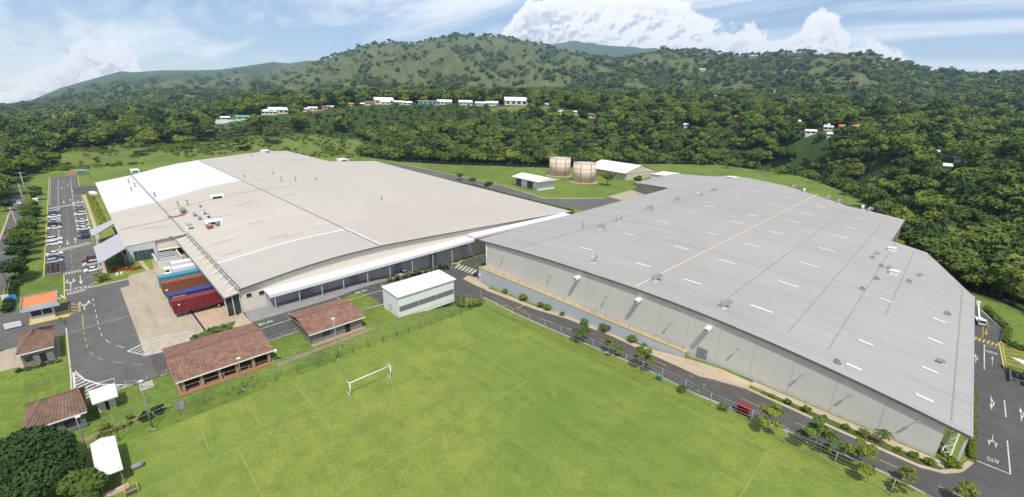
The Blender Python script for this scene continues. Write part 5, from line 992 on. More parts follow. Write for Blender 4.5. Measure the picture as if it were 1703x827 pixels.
fence('pitch_fence', 'low wire fence with angled posts between the pitch and the road', fr, 2.7, 3.4, (2.6,), (.5,1.0,1.5,2.0), M('dull_fence_steel', (.36,.36,.33), .6), pr_=.045, rw=.035)
fence('boundary_fence', 'long wire security fence in front of the forest behind the tanks', C['fence_far']+[(-20,262),(-2,215),(6,190)], 3.0, 6.0, (3.0,), (.8,1.6,2.3), MGREY)
fence('boundary_fence', 'wire fence along the public road beside the parking trees', [(-330,-17.5),(-292,-17),(-215,-17.3),(-147,-17.2)], 2.2, 6.0, (2.2,), (.7,1.4), MGREY)
fence('hand_rail', 'galvanised railing along the road behind the clay-roofed huts', [(-87.6,1.2),(-87.7,20),(-88.0,41)], 1.1, 2.5, (1.1,.6), (), GALV)
fence('hand_rail', 'short galvanised railing at the yard edge above the steps', [(-88.3,-1.5),(-87.2,-.2),(-85.6,.2),(-84.5,2.0)], 1.1, 1.3, (1.1,.6), (), GALV)
t = thing('steps', 'concrete steps leading down from the yard to the shelter', 'steps', (-86.4,.9,0))
for i in range(4): MB().box(-.3+i*.4,.1+i*.4,-.9,.9,0,.50-i*.12).build('step', MC['kerb_concrete'] if 'kerb_concrete' in MC else WALKC, t)
t = thing('steps', 'stone steps from the shelter down to the pitch', 'steps', (-76.2,4.0,0))
for i in range(4): MB().box(-.9+i*.5,-.4+i*.5,-.5,.5,0,.36-i*.09).build('step', STONE, t)
def lamp_post(label, x, y, h, arm, mat=GALV, big=False):
    t = thing('lamp_post', label, 'lamp post', (x,y,zg(x,y)), 0, 'flood lamps round the pitch'); MB().tube([(0,0,-.1),(0,0,h)], [.075,.045], 8).build('pole', mat, t); MB().box(-.2,.2,-.2,.2,-.05,.08).build('base', WALKC, t)
    MB().tube([(0,0,h-.1),(arm[0],arm[1],h+.15)], .045, 6).build('arm', mat, t); hd = MB().box(-.16,.16,-.26,.26,-.07,.07).build('lamp_head', WHITEM, t, (arm[0],arm[1],h+.15)); MB().box(-.12,.12,-.2,.2,-.1,-.07).build('lens', GLASS, hd); return t
lamp_post('tall dark lamp post beside the shrubs below the steps', -73.0, .2, 7.8, (-.3,.1), MGREY); lamp_post('pale lamp post in front of the short clay-tiled hut', -72.6, 27.5, 8.2, (-.3,0), GALV); lamp_post('lamp post with white head beside the tool house', -73.5, -6.8, 5.4, (-.2,.2), MGREY)
lamp_post('lamp post at the far fence corner by the white shed', -71.4, 61.6, 8.0, (-.6,0), MGREY); lamp_post('thin flood pole rising from the fence before the long shelter', -74.5, 12.3, 5.6, (-.2,.1), MGREY)
t = thing('tyre', 'old black tyre leaning in the grass below the long shelter', 'tyre', (-73.6,11.6,.28)); MB().tube([(.05*math.sin(a_), .32*math.cos(a_), .32*math.sin(a_)) for a_ in np.linspace(0, 2*math.pi, 17)], .12, 8, 0, False).build('ring', DGREY, t)
t = thing('bench', 'dark red covered bench standing behind the roadside fence', 'bench', (-14.7,67.2,0)); RED_ = M('dark_red_paint', (.24,.025,.03), .6, .1); MB().box(-.9,.9,-.4,.3,.42,.5).build('seat', RED_, t); MB().add([(-.95,.3,.4),(.95,.3,.4),(.95,.45,1.7),(-.95,.45,1.7),(-.95,.38,.4),(.95,.38,.4),(.95,.53,1.7),(-.95,.53,1.7)], [(0,1,2,3),(7,6,5,4),(3,2,6,7),(0,4,5,1),(0,3,7,4),(1,5,6,2)]).build('backrest', RED_, t); MB().add([(-1,-.55,1.75),(1,-.55,1.75),(1,.6,1.75),(-1,.6,1.75),(-1,-.55,1.68),(1,-.55,1.68),(1,.6,1.68),(-1,.6,1.68)], [(0,1,2,3),(7,6,5,4),(0,4,5,1),(1,5,6,2),(2,6,7,3),(3,7,4,0)]).build('roof', RED_, t)
for x in (-.85,.85): MB().box(x-.05,x+.05,-.35,.45,0,1.7).build('leg', DGREY, t)
t = thing('small_tank', 'teal plastic box on the grass by the roadside fence', 'box', (-28.6,66.6,0)); MB().box(-.4,.4,-.3,.3,0,.5).build('body', TEAL, t); MB().box(-.42,.42,-.32,.32,.5,.56).build('lid', GREENR, t)
# motorbike shelter at the right edge
t = thing('bike_shelter', 'open motorbike shelter with white canopy sail at the right edge', 'shelter', (18.2,115.4,0)); MB().add([(-2.6,3.6,2.4),(4,1.4,3.4),(4,-3.4,3.4),(-1.0,-1.0,3.2),(-2.6,3.6,2.3),(4,1.4,3.3),(4,-3.4,3.3),(-1,-1,3.1)], [(0,3,2,1),(4,5,6,7),(0,1,5,4),(1,2,6,5),(2,3,7,6),(3,0,4,7)]).build('canopy', WHITE, t)
for x in (-2.4,-.6,1.2,3.0): MB().box(x-.04,x+.04,-3.0,2.6,.0,.9).build('rack_bar', MGREY, t)
for y in (-2.8,2.4): MB().box(-2.6,4,y-.05,y+.05,.85,.95).build('rail', MGREY, t); MB().cyl((3.6,y), .08, 0, 3.3, 8).build('post', MGREY, t)

# ---------------------------------------------------------------- utility poles along the public road
UP = [(-271.5,-18.3,9.6),(-299.4,-18.6,9.6),(-315,-19.5,9.6),(-215,-17.9,9.0),(-160,-18.2,9.0)]
for i, (x, y, h) in enumerate(UP):
    t = thing('utility_pole', ['tall concrete utility pole at the public road bend, nearest of the pair','second utility pole at the road bend, farther back','third utility pole half hidden by the roadside trees','slim utility pole behind the parking row trees','slim utility pole by the hedge near the entrance'][i], 'utility pole', (x,y,0), 0, 'poles along the public road')
    MB().tube([(0,0,-.2),(0,0,h)], [.16,.10], 8).build('pole', M('pale_concrete_pole', (.48,.47,.44), .9), t); MB().box(-.07,.07,-1.6,1.6,h-.7,h-.55).build('cross_arm', GALV, t)
    for y_ in (-1.4,-.5,.5,1.4): MB().cyl((0,y_), .06, h-.55, h-.3, 6).build('insulator', WHITEM, t)
for (x0,y0,h0), (x1,y1,h1) in zip([UP[1],UP[0],UP[3]],[UP[0],UP[3],UP[4]]):
    t = thing('overhead_line', 'overhead wires strung between utility poles near x %d' % int((x0+x1)/2) if False else ['overhead wires between the two poles at the road bend','overhead wires running past the parking row trees','overhead wires running toward the entrance hedge'][[UP[1],UP[0],UP[3]].index((x0,y0,h0))], 'wires')
    for dy in (-1.4,-.5,.5,1.4): MB().tube([(x0+(x1-x0)*u, y0+(y1-y0)*u+dy, h0-.3+(h1-h0)*u-1.2*4*u*(1-u)) for u in np.linspace(0,1,9)], .025, 4).build('wire', DGREY, t)
# ---------------------------------------------------------------- vehicles
PAINT = {}
def paint(n, c):
    if n not in PAINT:
        m = bpy.data.materials.new(n); m.use_nodes = True; t_ = NT(n+'_paint'); nz = t_.noise(t_.coord('Object'), 1.2, 3); t_.b.inputs['Specular IOR Level'].default_value = .5; t_.b.inputs['Coat Weight'].default_value = .4; t_.b.inputs['Coat Roughness'].default_value = .1
        PAINT[n] = t_.done(t_.mix(t_.ramp(nz, .3, .7), sc3(c, .93), sc3(c, 1.05)), .4)
    return PAINT[n]
CCOL = {'white':(.74,.74,.73),'silver':(.48,.49,.50),'grey':(.20,.21,.22),'black':(.025,.026,.03),'dark blue':(.04,.06,.13),'maroon':(.20,.02,.03),'red':(.4,.03,.03)}
TYRE = M('tyre_rubber', (.02,.02,.02), .9, .2); RIM = M('wheel_rim', (.40,.40,.41), .4, .1, metal=.5); LAMP = M('lamp_glass', (.75,.75,.72), .2, .05); TAIL = M('tail_lamp', (.35,.02,.02), .3, .05)
CMESH = {}
def car(kind, colour, label, x, y, face=1, group=None, s=.84):
    key = (kind, colour)
    if key not in CMESH:
        L_, W2, H_ = {'sedan':(2.15,.86,1.42),'hatch':(1.95,.84,1.50),'suv':(2.2,.92,1.72),'pickup':(2.55,.92,1.75)}[kind]
        belt = .92 if kind != 'suv' else 1.05
        prof = [(-L_,.35),(-L_,.72),(-L_+.12,belt),(L_*.42,belt),(L_-.15,belt-.18),(L_,.62),(L_,.32),(L_-.3,.22),(-L_+.3,.22)]
        b = MB(); b.add([(px,sy*W2*(1 if pz < .8 else .95),pz) for sy in (-1,1) for px, pz in prof], [tuple(range(9)),tuple(range(17,8,-1))]+[((i+1)%9,i,9+i,9+(i+1)%9) for i in range(9)])
        gx = {'sedan':(-1.35,-.75,.45,1.15),'hatch':(-1.85,-1.55,.4,1.1),'suv':(-2.1,-1.8,.35,1.05),'pickup':(-.65,-.45,.75,1.35)}[kind]
        cb = MB(); V = [(gx[0],belt),(gx[1],H_-.06),(gx[2],H_-.06),(gx[3],belt)]; cb.add([(px,sy*(W2*.94 if pz < 1.2 and pz == belt else W2*.74),pz) for sy in (-1,1) for px, pz in V], [(0,1,2,3),(7,6,5,4),(0,4,5,1),(1,5,6,2),(2,6,7,3)])
        rf = MB(); rf.add([(px,sy*W2*.76,pz) for pz in (H_-.07,H_) for px, sy in ((gx[1]-.02,-1),(gx[2]+.02,-1),(gx[2]+.02,1),(gx[1]-.02,1))], [(0,3,2,1),(4,5,6,7),(0,1,5,4),(1,2,6,5),(2,3,7,6),(3,0,4,7)])
        wh = MB().tube([(0,-.11,0),(0,.11,0)], .32, 14); ri_ = MB().tube([(0,-.125,0),(0,.125,0)], .19, 10)
        CMESH[key] = (b.mesh('body', paint(colour+' car', CCOL[colour])), cb.mesh('glass', GLASS), rf.mesh('roof', paint(colour+' car', CCOL[colour])), wh.mesh('wheel', TYRE), ri_.mesh('rim', RIM), MB().box(-.03,.03,-.18,.18,-.07,.07).mesh('headlight', LAMP), MB().box(-.03,.03,-.14,.14,-.09,.09).mesh('tail_light', TAIL), L_, W2)
    b, g_, rf, wh, ri_, hl, tl, L_, W2 = CMESH[key]
    t = thing('parked_car', label, 'car', (x,y,.03), rad(90)*face, group); t.scale = (s,)*3
    part('body', b, t); part('windows', g_, t); part('roof', rf, t)
    for sx in (-1,1):
        for sy in (-1,1): w = part('wheel', wh, t, (sx*L_*.62, sy*(W2-.08), .32)); part('rim', ri_, w)
    for sy in (-1,1): part('headlight', hl, t, (L_-.02, sy*(W2-.24), .66)); part('tail_light', tl, t, (-L_+.01, sy*(W2-.2), .74))
    return t
GL, GR = 'cars in the left parking row', 'cars in the right parking row'
kL = [('hatch','silver','silver hatchback in the left row, closest to the far crosswalk'),('sedan','dark blue','dark blue sedan second from the far crosswalk in the left row'),('sedan','white','white sedan third from the far crosswalk in the left row'),('hatch','white','white hatchback fourth from the far crosswalk in the left row'),('sedan','silver','silver sedan fifth from the far crosswalk in the left row'),('suv','black','black car beside the last white one of the far left group'),('sedan','white','white sedan ending the far group of the left row'),
      ('suv','white','white van-like car, farther of the lone left-row pair'),('suv','white','white van-like car, nearer of the lone left-row pair'),('sedan','white','white sedan just below the near crosswalk in the left row'),('sedan','dark blue','dark blue sedan between two white cars near the motorbikes'),('hatch','silver','silver hatchback right beside the parked motorbikes')]
for (k, c_, lab), (x, y) in zip(kL, C['carsL']): car(k, c_, lab, x, -9.75, 1, GL)
kR = [('sedan','white','white sedan in the right row, closest to the far crosswalk'),('suv','silver','silver SUV second from the far crosswalk in the right row'),('sedan','grey','grey sedan third from the far crosswalk in the right row'),('suv','white','white SUV above the gap in the right row'),('sedan','white','white sedan alone below the gap in the right row'),('sedan','silver','silver sedan above a white car beside the far grey canopy'),('sedan','white','white sedan above a dark blue car in the right row'),('sedan','dark blue','dark blue sedan beside the black car in the right row'),('suv','black','black SUV beside the near crosswalk under the canopies'),
      ('suv','maroon','maroon SUV beside the large grey entrance canopy'),('suv','silver','silver SUV between the maroon and the white one'),('sedan','white','white sedan parked nearest to the yard in the right row')]
for (k, c_, lab), (x, y) in zip(kR, C['carsR']): car(k, c_, lab, x, -2.45, -1, GR)
def motorbike(label, x, y, rz, m, group='motorbikes parked at the end of the left row', z=.03):
    t = thing('motorbike', label, 'motorbike', (x,y,z), rz, group)
    for sx in (-.62,.62): MB().tube([(sx+.30*math.cos(a_),0,.32+.30*math.sin(a_)) for a_ in np.linspace(0,2*math.pi,13)], .06, 5, 0, False).build('wheel', TYRE, t)
    MB().tube([(-.62,0,.34),(-.1,0,.62),(.35,0,.78),(.62,0,.34)], [.05,.11,.09,.04], 7).build('frame', DGREY, t); MB().tube([(-.05,0,.80),(.38,0,.84)], [.11,.15], 8).build('tank', m, t)
    MB().box(-.7,-.02,-.11,.11,.76,.86).build('seat', DARK, t); MB().bar((.42,-.34,1.02),(.42,.34,1.02),.04).build('handlebar', MGREY, t); return t
mc = [DGREY,RED,DBLUE,MGREY]; spots = [(x, -10.7+.95*j) for x in (-171.2,-168.9,-166.6,-164.4) for j in range(3)]
for i, (x, y) in enumerate(spots):
    motorbike('dark motorbike in the cluster of motorbikes by the lawn' if i != 11 else 'red motorbike at the outer corner of the motorbike cluster', x, y+.1, rad(80+(i*37) % 25), RED if i == 11 else mc[(i*7) % 4] if i % 4 != 1 else DGREY)
for i in range(4): motorbike('motorbike under the white sail shelter at the right edge', 16.6+i*.75, 114.6+.3*(i % 2), rad(85), [DGREY,MGREY,RED,DGREY][i], 'motorbikes under the shelter', 0.05)
def container(label, x, colour, y0=8.7, y1=19.4, kind='container'):
    t = thing('container_trailer', label, 'trailer', (x,y0,0), 0, 'trailers backed up to the dock'); m = NT('container_'+label[:8].replace(' ','_')); wv = m.n('ShaderNodeTexWave', wave_type='BANDS', bands_direction='Y'); wv.inputs['Scale'].default_value = .8; m.l(m.coord('Position'), wv.inputs['Vector'])
    n_ = m.noise(m.coord('Position'), .8, 5, .7); m.bump(wv.outputs[1], .6, .08); mat = m.done(m.mix(m.ramp(n_, .35, .75, 0, .4), colour, sc3(colour, .6)), .55); L_ = y1-y0
    bx = MB(); ny = int(L_/.28); w2 = 1.2
    for s in (-1, 1):                                       # corrugated sides
        vs = []; fs = []
        for i in range(ny*2+1):
            d_ = .05 if (i//2) % 2 else 0.; yy = L_*i/(ny*2); vs += [(s*(w2-d_), yy, 1.25), (s*(w2-d_), yy, 3.85)]
        fs = [(2*i,2*i+1,2*i+3,2*i+2) for i in range(ny*2)]; bx.add(vs, fs if s < 0 else [f[::-1] for f in fs])
    bx.box(-w2,w2,0,L_,3.85,3.95); bx.box(-w2,w2,0,L_,1.15,1.25); bx.box(-w2,w2,0,.06,1.25,3.85); bx.box(-w2,w2,L_-.06,L_,1.25,3.85); bx.build('box', mat, t)
    for s in (-1,1):
        for yy in (.05,L_-.05): MB().box(s*w2-.08,s*w2+.08,yy-.08,yy+.08,1.15,3.97).build('corner_post', mat, t)
    MB().box(-.45,.45,.3,L_-.2,.85,1.15).build('chassis', DGREY, t)
    for yy in (L_-1.2,L_-2.5):
        for s in (-1,1): w_ = MB().tube([(s*.75,yy,.5),(s*1.15,yy,.5)], .5, 14).build('wheel', TYRE, t); MB().tube([(s*1.13,yy,.5),(s*1.17,yy,.5)], .25, 10).build('hub', RIM, w_)
    for s in (-1,1): MB().box(s*.8-.07,s*.8+.07,1.8,1.95,0,1.1).build('landing_leg', MGREY, t)
    return t
t = container('maroon container trailer nearest the dock corner', -112.5, (.19,.028,.03)); MB().box(1.2,1.215,.9,1.25,2.9,3.25).build('number_plate', WHITE, t)
t = container('dark blue container trailer beside the maroon one', -116.6, (.035,.05,.19)); MB().box(1.2,1.215,.6,3.0,3.2,3.6).build('logo_panel', M('orange_logo', (.6,.28,.03), .7), t)
t = container('rusty brown container trailer beside the light blue one', -125.9, (.24,.085,.045)); MB().box(1.2,1.215,.4,.9,2.0,2.4).build('logo_panel', WHITE, t)
t = container('light blue container trailer with a bright roof', -130.4, (.05,.26,.36)); MB().box(-.6,.6,-.02,0,2.8,3.4).build('logo_panel', WHITE, t)
def box_truck(label, x, y, rz, cab=WHITE):
    t = thing('box_truck', label, 'truck', (x,y,0), rz); MB().box(-1.15,1.15,1.9,8.2,1.0,3.5).build('box', WHITE, t); MB().box(-.5,.5,.4,8.0,.7,1.0).build('chassis', DGREY, t)
    MB().extr([(-.95,.5),(-.95,2.3),(.95,2.3),(.95,.5)], .0, 1.6).build('cab', cab, t); MB().box(-.85,.85,-.04,.02,1.3,2.1).build('windscreen', GLASS, t)
    for s in (-1,1):
        MB().box(s*.95-.02,s*.95+.02,.3,1.1,1.35,2.0).build('side_window', GLASS, t); MB().box(s*.7-.15,s*.7+.15,-.05,.0,.7,.9).build('headlight', LAMP, t)
        for yy in (.8,6.6): w_ = MB().tube([(s*.75,yy,.45),(s*1.05,yy,.45)], .45, 12).build('wheel', TYRE, t); MB().tube([(s*1.03,yy,.45),(s*1.07,yy,.45)], .22, 8).build('hub', RIM, w_)
    return t
box_truck('white box truck backed up to the dock beyond the light blue trailer', -137.0, 10.6, 0); box_truck('second white box truck farther along the dock', -141.8, 11.0, 0)
t = thing('lift_truck', 'white bucket lift truck half hidden behind the grey roof edge', 'truck', (11.9,142.5,0), rad(8)); t.scale = (.72,.72,.72); MB().box(-.9,.9,-2.6,2.0,.7,1.1).build('chassis', WHITE, t); MB().box(-.85,.85,-4.0,-2.5,.5,2.1).build('cab', WHITE, t); MB().box(-.75,.75,-4.03,-3.98,1.2,1.9).build('windscreen', GLASS, t); MB().bar((0,.8,1.1),(-.6,5.0,4.6),.35).build('boom', WHITEM, t); MB().box(-1.1,-.1,4.6,5.6,4.3,5.3).build('bucket', WHITE, t)
for s in (-1,1):
    for yy in (-3.2,1.2): MB().tube([(s*.7,yy,.42),(s*1.0,yy,.42)], .42, 12).build('wheel', TYRE, t)
car('sedan', 'white', 'white car moving along the public road bend', -281, -20.6, 1, None, .9).rotation_euler = (0,0,rad(185))
car('pickup', 'silver', 'silver pickup parked behind the tile hut under the canopy palms', -103.2, 60, 1, None, .9).location.z = zg(-103.2,60)+.18
# ---------------------------------------------------------------- plants
def leaf_cloud(lobes, n, leaf, seed, out=.62, flat=.35):
    r = np.random.default_rng(seed); lob = np.array(lobes, float); w = (lob[:,3]*lob[:,4]*lob[:,5])**(2/3.); k = r.choice(len(lob), n, p=w/w.sum())
    d = r.normal(size=(n,3)); d /= np.linalg.norm(d, axis=1)[:,None]; d[:,2] = np.where(d[:,2] < -.35, -d[:,2]*.6, d[:,2])
    rr = out+(1-out)*r.random(n)**.7; P = lob[k,:3]+d*lob[k,3:]*rr[:,None]
    nm = d*np.array([1,1,1.15])+r.normal(size=(n,3))*.55; nm[:,2] += flat; nm /= np.linalg.norm(nm, axis=1)[:,None]
    u = np.cross(nm, r.normal(size=(n,3))); u /= np.linalg.norm(u, axis=1)[:,None]; v = np.cross(nm, u); s = leaf*(.6+.8*r.random(n))[:,None]
    dr = nm*s*.28
    V = np.stack([P-u*s, P-v*s*.62-dr, P+u*s, P+v*s*.62-dr], 1).reshape(-1,3); F = np.arange(n*4).reshape(-1,4)
    return V, F
def crown_mesh(name, lobes, n, leaf, mat, seed, core=True, **kw):
    V, F = leaf_cloud(lobes, n, leaf, seed, **kw); V = V.tolist(); F = F.tolist(); r = random.Random(seed)
    if core:
        for cx, cy, cz, rx, ry, rz in lobes:
            bm = bmesh.new(); bmesh.ops.create_icosphere(bm, subdivisions=1, radius=.72); b = len(V)
            V += [[cx+v.co.x*rx*(.85+.3*r.random()), cy+v.co.y*ry*(.85+.3*r.random()), cz+v.co.z*rz*(.8+.3*r.random())] for v in bm.verts]; F += [[v.index+b for v in f.verts] for f in bm.faces]; bm.free()
    m = bpy.data.meshes.new(name); m.from_pydata(V, [], F); m.materials.append(mat); m.update(); return m
def trunk_mesh(h, r0, limbs, mat, seed, lean=.3):
    r = random.Random(seed); mb = MB(); lx, ly = r.uniform(-lean,lean), r.uniform(-lean,lean); top = (lx, ly, h); mb.tube([(0,0,-.4),(lx*.4,ly*.4,h*.5),top], [r0*1.25,r0,r0*.7], 7)
    for (x, y, z) in limbs: mb.tube([(lx*.8,ly*.8,h*.85),((lx+x)*.5,(ly+y)*.5,(h+z)*.52),(x,y,z)], [r0*.55,r0*.4,r0*.18], 5)
    return mb.mesh('trunk', mat)
def lobes_round(h, R, k, seed, fl=.75):
    r = random.Random(seed); L_ = [(0,0,h,R*.72,R*.72,R*fl*.8)]
    for i in range(k): a = 2*math.pi*i/k+r.uniform(-.4,.4); q = R*r.uniform(.42,.72); s = R*r.uniform(.34,.56); L_.append((q*math.cos(a), q*math.sin(a), h+R*fl*r.uniform(-.45,.45), s, s*r.uniform(.8,1.2), s*r.uniform(.6,.9)))
    return L_
def tree_kind(h, R, k, seed, n, leaf, mat, fl=.75, r0=.22, bark=BARK, **kw):
    L_ = lobes_round(h, R, k, seed, fl); return trunk_mesh(h*.8, r0, [l[:3] for l in L_[1:6]], bark, seed), crown_mesh('crown', L_, n, leaf, mat, seed, **kw)
def plant(name, label, cat, kind, x, y, s=1., rz=0., group=None, z=None, sz=None):
    t = thing(name, label, cat, (x, y, (zg(x,y) if z is None else z)), rz, group); t.scale = (s, s, sz or s); part('trunk', kind[0], t); part('crown', kind[1], t); return t
def palm_parts(h, n, L_, seed, mat=LF_PALM, bark=PBARK):
    r = random.Random(seed); tr = MB().tube([(0,0,-.3),(.1,.05,h*.5),(.15,.1,h)], [.2,.14,.11], 8).mesh('trunk', bark); fr = []
    for k in range(n):
        a = 2*math.pi*k/n+r.uniform(-.2,.2); up = r.uniform(.1,.9); mb = MB(); P = []; S_ = 7
        for i in range(S_+1):
            u = i/S_; P.append(Vector((math.cos(a)*L_*u*.95+.15, math.sin(a)*L_*u*.95+.1, h+L_*(up*u-(.35+up*.85)*u*u))))
        side = Vector((-math.sin(a), math.cos(a), 0))
        for i in range(S_):
            w0, w1 = L_*.20*math.sin(math.pi*(.12+.88*i/S_)), L_*.20*math.sin(math.pi*(.12+.88*(i+1)/S_))
            for s in (-1, 1): mb.add([P[i], P[i+1], P[i+1]+side*s*w1+Vector((0,0,-w1*.55)), P[i]+side*s*w0+Vector((0,0,-w0*.55))], [(0,1,2,3) if s < 0 else (3,2,1,0)])
        fr.append(mb.mesh('frond', mat))
    return tr, fr
def palm(label, x, y, kind, s=1., rz=0., group=None, z=None):
    t = thing('palm_tree', label, 'palm', (x, y, zg(x,y) if z is None else z), rz, group); t.scale = (s,)*3; part('trunk', kind[0], t)
    for f in kind[1]: part('frond', f, t)
    return t
# roadside trees along the pitch fence
def airy_tree(seed, mat, n=8, H_=3.3, R_=1.5, leaves=1000):
    r = random.Random(seed); L_ = []
    for i in range(n):
        a = 2.4*i+r.uniform(-.4,.4); u = i/(n-1); q = R_*(1.1-.75*u)*r.uniform(.6,1.1); s = r.uniform(.42,.72)*(1.15-.3*u); L_.append((q*math.cos(a), q*math.sin(a), H_*(.55+.65*u)+r.uniform(-.2,.2), s*1.15, s*1.15, s*.62))
    mb = MB(); mb.tube([(0,0,-.3),(.05,0,H_*.5),(.0,.05,H_*1.1)], [.09,.07,.03], 7)
    for x, y, z, *_ in L_: mb.tube([(.03,0,z*.72),(x*.5,y*.5,z*.92),(x,y,z)], [.04,.03,.012], 5)
    return mb.mesh('trunk', PBARK), crown_mesh('crown', L_, leaves, .21, mat, seed, core=False, out=.15, flat=.7)
RT = [airy_tree(31, LF_BRI, 9), airy_tree(32, LF_MID, 10, 3.4, 1.6, 1300), airy_tree(33, LF_BRI, 8, 3.2, 1.7)]
labs = ['young leafy tree beside the red bench','dense young tree second from the red bench toward the right','spreading young tree below the lone palm',None,'two-tiered young tree, first along the fence from the white shed','low bright-leaved young tree, second along the fence from the white shed','full young tree, third along the fence from the white shed','small sapling at the bottom edge near the road bend','thin sapling against the fence at the bottom right']
for i, ((x, y), lab) in enumerate(zip(C['trees_r'], labs)):
    if lab: plant('young_tree', lab, 'tree', RT[i % 3], x, y, [1.15,1.25,1.15,1,1.1,.95,1.2,.6,.5][i], i*1.3, 'young trees along the pitch fence')
plant('young_tree', 'bright yellow-green treetop cut off by the bottom edge', 'tree', RT[0], 10.3, 69.6, .8, 1.0, 'young trees along the pitch fence')
SHK = [tree_kind(.75, .85, 7, 51+i, 520, .15, m, .85, .04, BARK, out=.25, core=False) for i, m in enumerate((LF_MID, LF_BRI, LF_DRK, LF_HEDGE))]
def shrub(label, x, y, k=0, s=1., group=None, z=None): return plant('shrub', label, 'shrub', SHK[k], x, y, s, x*1.7, group, z)
for i, (x, y) in enumerate(C['bushes_r']): shrub(['round shrub inside the roadside fence near the teal box','wispy shrub inside the fence left of the red bench','low shrub between two young roadside trees','weedy shrub at the fence near the bottom edge'][i], x, y, i % 2, 1.0, 'shrubs along the roadside fence')
for i, (x, y) in enumerate(C['shrub_wall']): shrub('green shrub at the foot of the retaining wall, number %s from the left corner' % ['one','two','three','four','five','six','seven','eight'][i], x, min(y, 77.0)-.25, i % 2, [1.0,1.45,1.1,1.3,.8,1.2,1.5,1.3][i], 'shrubs along the retaining wall')
PK = palm_parts(2.0, 9, 1.5, 5); PKT = palm_parts(3.4, 10, 1.9, 6)
palm('little palm in the planting bed below the grey warehouse wall', C['palm_r'][0][0], 75.4, PK, .95)
for i, x in enumerate((-12.8,-10.4,-7.9,-5.5,-2.6,-.4,3.6,5.2,7.0)): shrub('low shrub in the long planting bed below the grey wall', x, 75.35+.1*(i % 2), (1,0,3,0)[i % 4], .55+.15*(i % 3), 'shrubs in the long planting bed')
shrub('lime green bush at the rounded road corner', 9.2, 76.9, 3, 1.1)
for i, y in enumerate((56,59.5,63,66.5,70,73.5)): palm('small palm in the bed under the long white canopy', -100.6+.5*(i % 2)-i*.3, y, PK, .85+.15*(i % 3), i, 'palms under the white canopy')
for i in range(9): shrub('dark shrub in the bed under the long white canopy', -101.3-i*.2, 54.5+i*2.5, 2 if i % 2 else 0, .9, 'shrubs under the white canopy')
palm('tall dark palm at the corner of the grey warehouse', -92.3, 78.2, PKT, 1.15); palm('palm in the planter in front of the long shelter', -98.2, 13.2, PK, .8)
for i, (x, y) in enumerate(((-99,10),(-97.8,9.6),(-97.0,12.0),(-96.4,14.2),(-100.2,15.2),(-98.6,15.8),(-100.4,12.8))): shrub('low shrub in the kidney-shaped planter by the dock', x, y, i % 4, .6, 'shrubs in the dock planter')
for i, (x, y) in enumerate(((-78.6,61.2),(-80.8,62.6),(-77,63.2),(-73.4,62.8),(-75.2,64.2))): shrub('bushy green shrub beside the white shed corner', x, y, i % 2, 1.5+.2*(i % 2), 'shrubs by the white shed')
for i, ((x, y), lab) in enumerate(zip(C['shr'], ['dark round shrub beside the tall lamp post','purple-brown shrub above the tall lamp post','yellow-green low shrub near the footpath','yellow-green shrub between footpath and fence'])): shrub(lab, x, y, [2,2,3,3][i], [1.1,1.1,.7,.8][i])
for i in range(5): shrub('yellow-green ground shrub below the footpath', -75.8-.15*i, -5.4+i*.8, 3, .55, 'yellow shrubs below the footpath')
for i in range(6): shrub('shrub in front of the hip-roofed house', -105.4+.1*(i % 2), -14.2+i*.95, [2,0,1][i % 3], .6, 'shrubs at the hip-roofed house')
# hedge strips
def hedge(label, P, w, h, mat, seed, leaf=.2, dens=60):
    t = thing('hedge', label, 'hedge', (P[0][0], P[0][1], zg(*P[0]))); Q = resample(P, w*.8); L_ = [(x-P[0][0], y-P[0][1], h*.5, w*.62, w*.62, h*.55) for x, y in Q]
    part('foliage', crown_mesh('foliage', L_, int(len(L_)*dens), leaf, mat, seed), t); mb = MB()
    for x, y in Q[::2]: mb.tube([(x-P[0][0],y-P[0][1],-.2),(x-P[0][0],y-P[0][1],h*.5)], .05, 5)
    mb.build('stems', BARK, t)['kind'] = 'stuff'; return t
hedge('clipped lime green hedge beside the right-hand road', [(11.0,81.5),(11.05,92),(11.1,103.5)], .8, .8, LF_HEDGE, 71, .16, 90); hedge('dark hedge along the boundary wall near the notice boards', [(-139,-17.2),(-150,-17.0),(-162,-17.2)], 1.5, 1.7, LF_DRK, 72, .3, 70)
hedge('rough green hedge above the right-hand road edge', [(15.9,133),(16.4,141),(13.2,153)], 1.2, 1.3, LF_MID, 73, .28); hedge('rough hedge behind the yellow hatched corner', [(17,131.4),(22,129.6),(30,128.4)], 1.6, 1.3, LF_MID, 74, .28)
hedge('rows of low plants beside the tank road', [(-290,163),(-235,160),(-190,161),(-150,157),(-118,156)], 2.6, 1.6, LF_MID, 75, .5, 26); hedge('bushy planting strip in front of the white roof section', [(-284,2.2),(-250,2.6),(-218,3.0)], 2.0, 1.2, LF_BRI, 76, .35, 40); hedge('green planting between the two grey canopies', [(-182,2.0),(-172,2.6)], 2.0, 1.2, LF_BRI, 77, .3, 60)
t = thing('flower_bed', 'red flower bed on the lawn before the office glass wall', 'flower bed', (-154.5,4.2,.03)); part('blooms', crown_mesh('blooms', [(-1.3+.55*i+.5*math.sin(i*2), -2.6+.95*i, .28, .8, .55, .3) for i in range(6)], 700, .16, FLOWR, 81), t); part('leaves', crown_mesh('leaves', [(-1.9+.5*i, -2.4+1.0*i, .2, 1.2, .7, .25) for i in range(6)], 500, .18, LF_MID, 82), t)
t = thing('flower_bed', 'yellow flower clump in the corner lawn by the parking exit', 'flower bed', (-151.5,-.2,.03)); part('blooms', crown_mesh('blooms', [(0,.2,.25,.9,.6,.3),(1.2,-.5,.2,.7,.5,.25)], 260, .15, FLOWY, 83), t)
